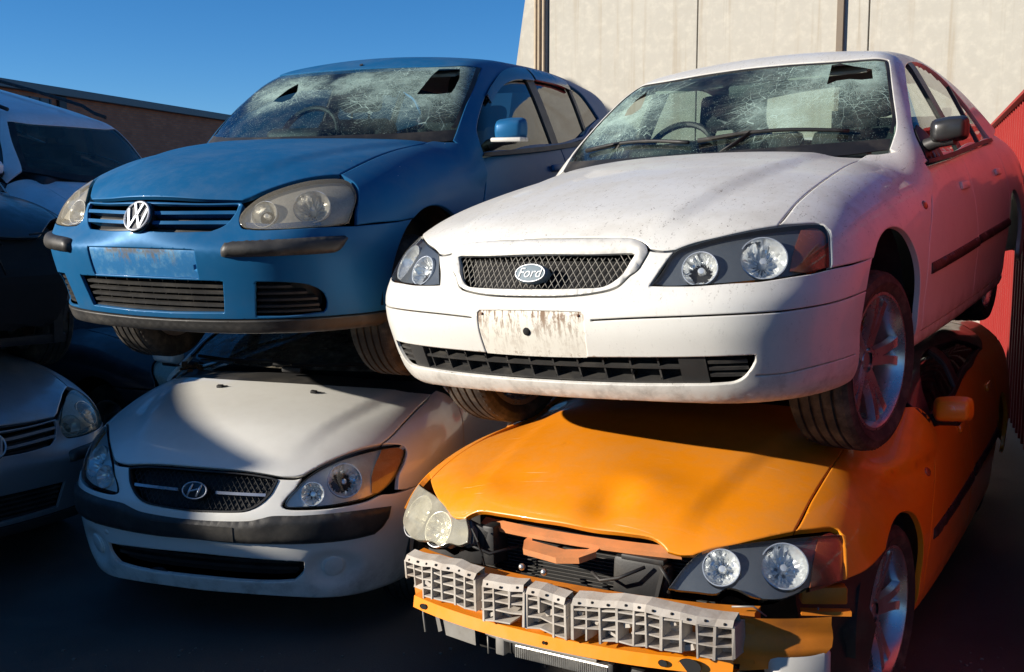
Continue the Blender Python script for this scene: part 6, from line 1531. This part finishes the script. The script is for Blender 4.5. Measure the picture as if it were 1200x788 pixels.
# ------------------------------------------------------------------ yard, walls, sky
def build_yard():
    t = NT('asphalt'); P = t.obj(); n = t.noise(P, 1.3, 8, .62); g = t.noise(P, 120, 3, .7); st = t.rng(t.noise(P, .55, 6, .7), .45, .7)
    col = t.mix(n, (.060, .054, .046), (.135, .120, .100)); col = t.mix(t.math('MULTIPLY', t.rng(g, .58, .72), .5), col, (.20, .185, .165)); col = t.mix(t.math('MULTIPLY', st, .6), col, (.024, .022, .021))
    b = t.bsdf(Base_Color=col, Roughness=t.math('MULTIPLY_ADD', st, -.25, .85)); t.t.links.new(t.bump(g, .5, .006), b.inputs['Normal']); asphalt = t.done(b.outputs[0])
    bm = bmesh.new(); s = 160
    v = [bm.verts.new(p) for p in ((-s, -60, 0), (s, -60, 0), (s, 260, 0), (-s, 260, 0))]; bm.faces.new(v)
    tag(bm_obj('ground', bm, None, asphalt), kind='structure')
    # debris on the ground
    bm = bmesh.new(); rr = random.Random(5)
    for k in range(900):
        x, y = rr.uniform(-2.4, 2.6), rr.uniform(2.2, 4.2); vs = bmesh.ops.create_cube(bm, size=1)['verts']; q = rr.uniform(.003, .013)
        bmesh.ops.scale(bm, vec=(q, q*rr.uniform(.5, 1), q*.5), verts=vs); bmesh.ops.rotate(bm, cent=(0, 0, 0), matrix=Matrix.Rotation(rr.random()*6, 3, 'Z'), verts=vs); bmesh.ops.translate(bm, vec=(x, y, q*.25), verts=vs)
    tag(bm_obj('grit', bm, None, plain('grit_stone', (.17, .16, .14), .9, vary=.7, scale=200)), kind='stuff')
    bm = bmesh.new()
    tube(bm, [(-1.55, 3.30, .006), (-1.45, 3.40, .006), (-1.38, 3.43, .006), (-1.30, 3.47, .006), (-1.22, 3.56, .006)], .006, 5); tube(bm, [(-1.42, 3.52, .006), (-1.33, 3.55, .006), (-1.27, 3.56, .006)], .005, 5)
    tag(bm_obj('wire_offcut', bm, None, M['black'], True), 'thin black wire scrap lying on the asphalt before the small white hatchback', 'wire')
    # concrete wall of tilt-up slabs
    t = NT('cast_concrete'); P = t.obj(); n = t.noise(P, .9, 7, .6); n2 = t.noise(P, 7, 6, .65)
    sv = t.noise(t.mapv(P, (5.5, 5.5, .22)), 1.0, 5, .6); stain = t.rng(sv, .52, .70); drip = t.math('MULTIPLY', t.rng(t.noise(t.mapv(P, (17, 17, .10)), 1.0, 4, .6), .60, .70), t.rng(t.noise(t.mapv(P, (2, 2, .5)), 1.0, 3), .45, .6))
    col = t.mix(n, (.385, .36, .305), (.465, .44, .38)); col = t.mix(t.math('MULTIPLY', t.rng(n2, .42, .75), .35), col, (.64, .60, .50)); col = t.mix(t.math('MULTIPLY', stain, .55), col, (.33, .27, .19)); col = t.mix(t.math('MULTIPLY', drip, .5), col, (.24, .19, .13))
    b = t.bsdf(Base_Color=col, Roughness=.9); t.t.links.new(t.bump(t.noise(P, 45, 4), .25, .006), b.inputs['Normal']); conc = t.done(b.outputs[0])
    seam = plain('sealant', (.10, .095, .085), .8); flash = plain('flashing_tan', (.42, .33, .22), .6)
    root = thing('concrete_wall', 'tall cream concrete slab wall standing behind the stacked cars', 'wall', WALL0, rot(WYAW, 0, 0))
    js = WJ   # slab edges along the wall, X to the right
    for i, (a, b_) in enumerate(zip(js[:-1], js[1:])):
        bm = bmesh.new(); bx(bm, ((a+b_)/2, .09, 2.85), (b_-a-.018, .18, 5.7), None, .006); bm_obj('slab', bm, root, conc)
        bm = bmesh.new(); bx(bm, (b_, .10, 2.84), (.03, .12, 5.66)); bm_obj('joint_sealant', bm, root, seam)
    bm = bmesh.new(); bx(bm, (js[2]+.0, -.025, 2.85), (.085, .05, 5.7), None, .004); bm_obj('downpipe', bm, root, plain('weathered_pipe', (.17, .13, .09), .7))
    # raking end pier at the left corner
    bm = bmesh.new(); x0 = js[0]; v = [(x0-.02, -.02, 0), (x0-1.25, -.02, 0), (x0-.28, -.02, 5.7), (x0-.02, -.02, 5.7)]
    A = [bm.verts.new(p) for p in v]; B = [bm.verts.new((p[0], .30, p[2])) for p in v]; bm.faces.new(A[::-1]); bm.faces.new(B)
    for i in range(4): bm.faces.new((A[i], A[(i+1) % 4], B[(i+1) % 4], B[i]))
    bmesh.ops.recalc_face_normals(bm, faces=bm.faces); bm_obj('raking_pier', bm, root, conc)
    bm = bmesh.new()
    for dx in (-.06, -.14, -.2): tube(bm, [(x0+dx, -.05, 0), (x0+dx, -.05, 5.7)], .022, 8)
    bm_obj('conduit', bm, root, flash, True)
    # red corrugated fence
    t = NT('red_steel_sheet'); P = t.obj(); n = t.noise(P, 2.2, 6, .6); sv = t.rng(t.noise(t.mapv(P, (9, 9, .5)), 1.0, 5), .5, .75)
    col = t.mix(n, (.28, .022, .020), (.35, .032, .028)); col = t.mix(t.math('MULTIPLY', sv, .35), col, (.26, .06, .05))
    red = t.done(t.bsdf(Base_Color=col, Roughness=.6, Specular_IOR_Level=.2).outputs[0])
    f0, f1 = Vector((*FENCE[0], 0)), Vector((*FENCE[1], 0)); L = (f1-f0).length; ang = math.atan2(f1.y-f0.y, f1.x-f0.x)
    root = thing('sheet_fence', 'tall red corrugated steel fence along the right side of the yard', 'fence', f0, rot(ang, 0, 0))
    bm = bmesh.new(); pts = []; x = 0.0; pit = .215; k = 0
    while x < L:
        for dx, dy in ((0, .048), (.150, .048), (.158, 0), (.195, 0), (.203, .048)): pts.append((x+dx, dy))
        x += pit
    A = [Vector((p[0], -p[1], .03)) for p in pts]; B = [Vector((p[0], -p[1], FENCEH)) for p in pts]; quad_strip(bm, A, B)
    o = bm_obj('sheeting', bm, root, red); so = o.modifiers.new('thick', 'SOLIDIFY'); so.thickness = .003
    bm = bmesh.new(); bx(bm, (L/2, .012, FENCEH+.012), (L, .075, .03), None, .003); bm_obj('top_rail', bm, root, red)
    bm = bmesh.new()
    for z in (.25, 1.4, FENCEH-.2): bx(bm, (L/2, -.06, z), (L, .04, .06))
    bm_obj('back_rail', bm, root, M['grey'])
    # brick workshop far left
    t = NT('red_brick'); P = t.obj(); X = t.n('SeparateXYZ', {0: P}); uv = t.n('CombineXYZ', {0: X.outputs[0], 1: X.outputs[2], 2: 0.0}).outputs[0]
    bk = t.n('TexBrick', {'Vector': uv, 'Scale': 1.0, 'Color1': (.56, .165, .080, 1), 'Color2': (.44, .12, .058, 1), 'Mortar': (.20, .15, .12, 1), 'Mortar Size': .007, 'Brick Width': .24, 'Row Height': .086, 'Bias': .0})
    col = t.mix(t.rng(t.noise(P, 1.4, 6), .35, .7, 0, .4), bk.outputs[0], (.26, .08, .045)); brick = t.done(t.bsdf(Base_Color=col, Roughness=.9).outputs[0])
    b0, b1 = Vector((*BRICK[0], 0)), Vector((*BRICK[1], 0)); L = (b1-b0).length; ang = math.atan2(b1.y-b0.y, b1.x-b0.x)
    root = thing('brick_workshop', 'long low red brick workshop with dark gutter, far behind the station wagon', 'building', b0, rot(ang, 0, 0))
    H = BRICKH
    bm = bmesh.new(); bx(bm, (L/2, 6, H/2), (L, 12, H)); bm_obj('wall', bm, root, brick)
    bm = bmesh.new(); bx(bm, (L/2, -.12, H+.10), (L+.3, .26, .26), None, .02); bx(bm, (L/2, 5.9, H+.14), (L+.3, 12.0, .10)); bm_obj('gutter', bm, root, plain('grey_gutter', (.09, .10, .115), .5))
    bm = bmesh.new(); bx(bm, (BL, -.03, H-.75), (BW, .06, 1.15)); lv = bm_obj('louvre_panel', bm, root, plain('grey_cladding', (.085, .095, .115), .6))
    bm = bmesh.new(); n = int(BW/.45)
    for k in range(n+1): bx(bm, (BL-BW/2+k*BW/n, -.075, H-.75), (.07, .03, 1.15))
    bm_obj('cladding_rib', bm, lv, plain('dark_rib', (.025, .028, .035), .6))
    bm = bmesh.new(); bx(bm, (BL+BW/2+.55, -.06, H-.9), (.35, .12, 1.7)); bm_obj('downpipe', bm, root, plain('dark_pipe', (.02, .022, .028), .6))
    # added unseen blocks off the left edge, shaped to keep the left stack and the ground in shade
    root = thing('shade_caster', 'unseen grey blocks added left of the yard to cast shade', 'building', (-8, 0, 0), rot(0, 0, 0))
    tin = plain('shade_block_grey', (.12, .125, .13), .6)
    bm = bmesh.new(); bx(bm, (-3, 4.45, 1.52), (6, 3.9, 3.04)); bm_obj('low_shade_block', bm, root, tin)
    bm = bmesh.new(); bx(bm, (-3, 1.58, 1.38), (6, 1.8, 2.76)); bm_obj('step_shade_block', bm, root, tin)
    bm = bmesh.new(); bx(bm, (-.6, -4.95, 3.7), (1.2, 10.1, 7.4)); bm_obj('front_shade_block', bm, root, tin)
    bm = bmesh.new(); bx(bm, (-3, 9.0, 2.1), (6, 5.2, 4.2)); bm_obj('tall_shade_block', bm, root, tin)
    bm = bmesh.new(); v = [(0, 11.7, 0), (0, 15.6, 0), (0, 15.6, 5.9), (0, 13.9, 6.7), (0, 11.7, 5.5)]; A = [bm.verts.new(p) for p in v]; B = [bm.verts.new((-6, p[1], p[2])) for p in v]; bm.faces.new(A); bm.faces.new(B[::-1])
    for i in range(5): bm.faces.new((A[i], B[i], B[(i+1) % 5], A[(i+1) % 5]))
    bmesh.ops.recalc_face_normals(bm, faces=bm.faces); bm_obj('gable_shade_block', bm, root, tin)  # added gable shape throws a slanting shadow onto the concrete wall
    bm = bmesh.new(); bx(bm, (-3, 4.45, 3.07), (6.06, 3.9, .06)); bx(bm, (-.6, -4.95, 7.44), (1.3, 10.16, .1)); bx(bm, (-3, 9.0, 4.23), (6.1, 5.2, .06)); bm_obj('roof', bm, root, plain('shade_block_top', (.2, .2, .2), .5))  # tops of the added shade blocks

def build_side():
    # dark unseen block added beyond the right of the frame to cut sky light
    root = thing('sky_blocker', 'unseen dark block added right of the yard to cut sky light', 'building', (5.2, -2.7, 0), rot(0, 0, 0))
    bm = bmesh.new(); bx(bm, (1.5, 0, 3), (3, 12.6, 6)); bm_obj('wall', bm, root, plain('sky_blocker_dark', (.035, .032, .034), .8))  # sides of the added sky-blocking box
    bm = bmesh.new(); bx(bm, (1.5, 0, 6.06), (3.3, 12.9, .12)); bm_obj('roof', bm, root, plain('sky_blocker_top', (.1, .1, .1), .6))
    # dark block with corner posts, added unseen behind the white sedan to shade the fence
    root = thing('fence_shade_block', 'dark block added unseen behind the white sedan to shade the red fence', 'shade_blocker', (2.85, 8.15, 0), rot(-.35, 0, 0))
    bm = bmesh.new(); bx(bm, (0, 0, 1.25), (.66, .84, 2.4)); bm_obj('shade_block_fill', bm, root, M['void'])
    for sx in (-1, 1):
        for sy in (-1, 1):
            bm = bmesh.new(); bx(bm, (sx*.37, sy*.46, 1.25), (.06, .06, 2.5)); bm_obj('post', bm, root, M['black'])
def setup():
    cam = bpy.data.cameras.new('camera'); co = bpy.data.objects.new('camera', cam); COL.objects.link(co)
    cam.sensor_fit = 'HORIZONTAL'; cam.sensor_width = 36; cam.lens = 36*1250/1200; cam.clip_end = 2000; cam.clip_start = .05
    co.location = (0, 0, 1.78); co.rotation_euler = (math.pi/2-.116, 0, 0); SC.camera = co
    az = math.atan2(SUN[1], SUN[0]); el = math.radians(SUN[2])
    w = bpy.data.worlds.new('World'); SC.world = w; w.use_nodes = True; nt = w.node_tree; nt.nodes.clear()
    bg = nt.nodes.new('ShaderNodeBackground'); sk = nt.nodes.new('ShaderNodeTexSky'); sk.sky_type = 'NISHITA'; sk.sun_disc = False
    sk.sun_elevation = el; sk.sun_rotation = math.pi/2-az; sk.altitude = 2500; sk.air_density = 1.0; sk.dust_density = 0; sk.ozone_density = 5
    bg.inputs[1].default_value = SKYS; ou = nt.nodes.new('ShaderNodeOutputWorld'); hs = nt.nodes.new('ShaderNodeHueSaturation'); hs.inputs['Saturation'].default_value = 1.17; nt.links.new(sk.outputs[0], hs.inputs['Color']); nt.links.new(hs.outputs[0], bg.inputs[0]); nt.links.new(bg.outputs[0], ou.inputs[0])
    ld = bpy.data.lights.new('sun', 'SUN'); ld.energy = SUNE; ld.angle = math.radians(.53); ld.color = (1, .92, .80)
    lo = bpy.data.objects.new('sun', ld); COL.objects.link(lo)
    d = Vector((math.cos(az)*math.cos(el), math.sin(az)*math.cos(el), math.sin(el))); lo.rotation_euler = d.to_track_quat('Z', 'Y').to_euler()
    lo.location = (-6, -4, 9)
    vs = SC.view_settings; vs.view_transform = 'Standard'; vs.look = 'None'; vs.exposure = EXPO; vs.gamma = 1
    SC.render.resolution_x = 1024; SC.render.resolution_y = 672

build_white(); build_orange(); build_golf(); build_getz(); build_rest(); build_yard(); build_side(); setup()
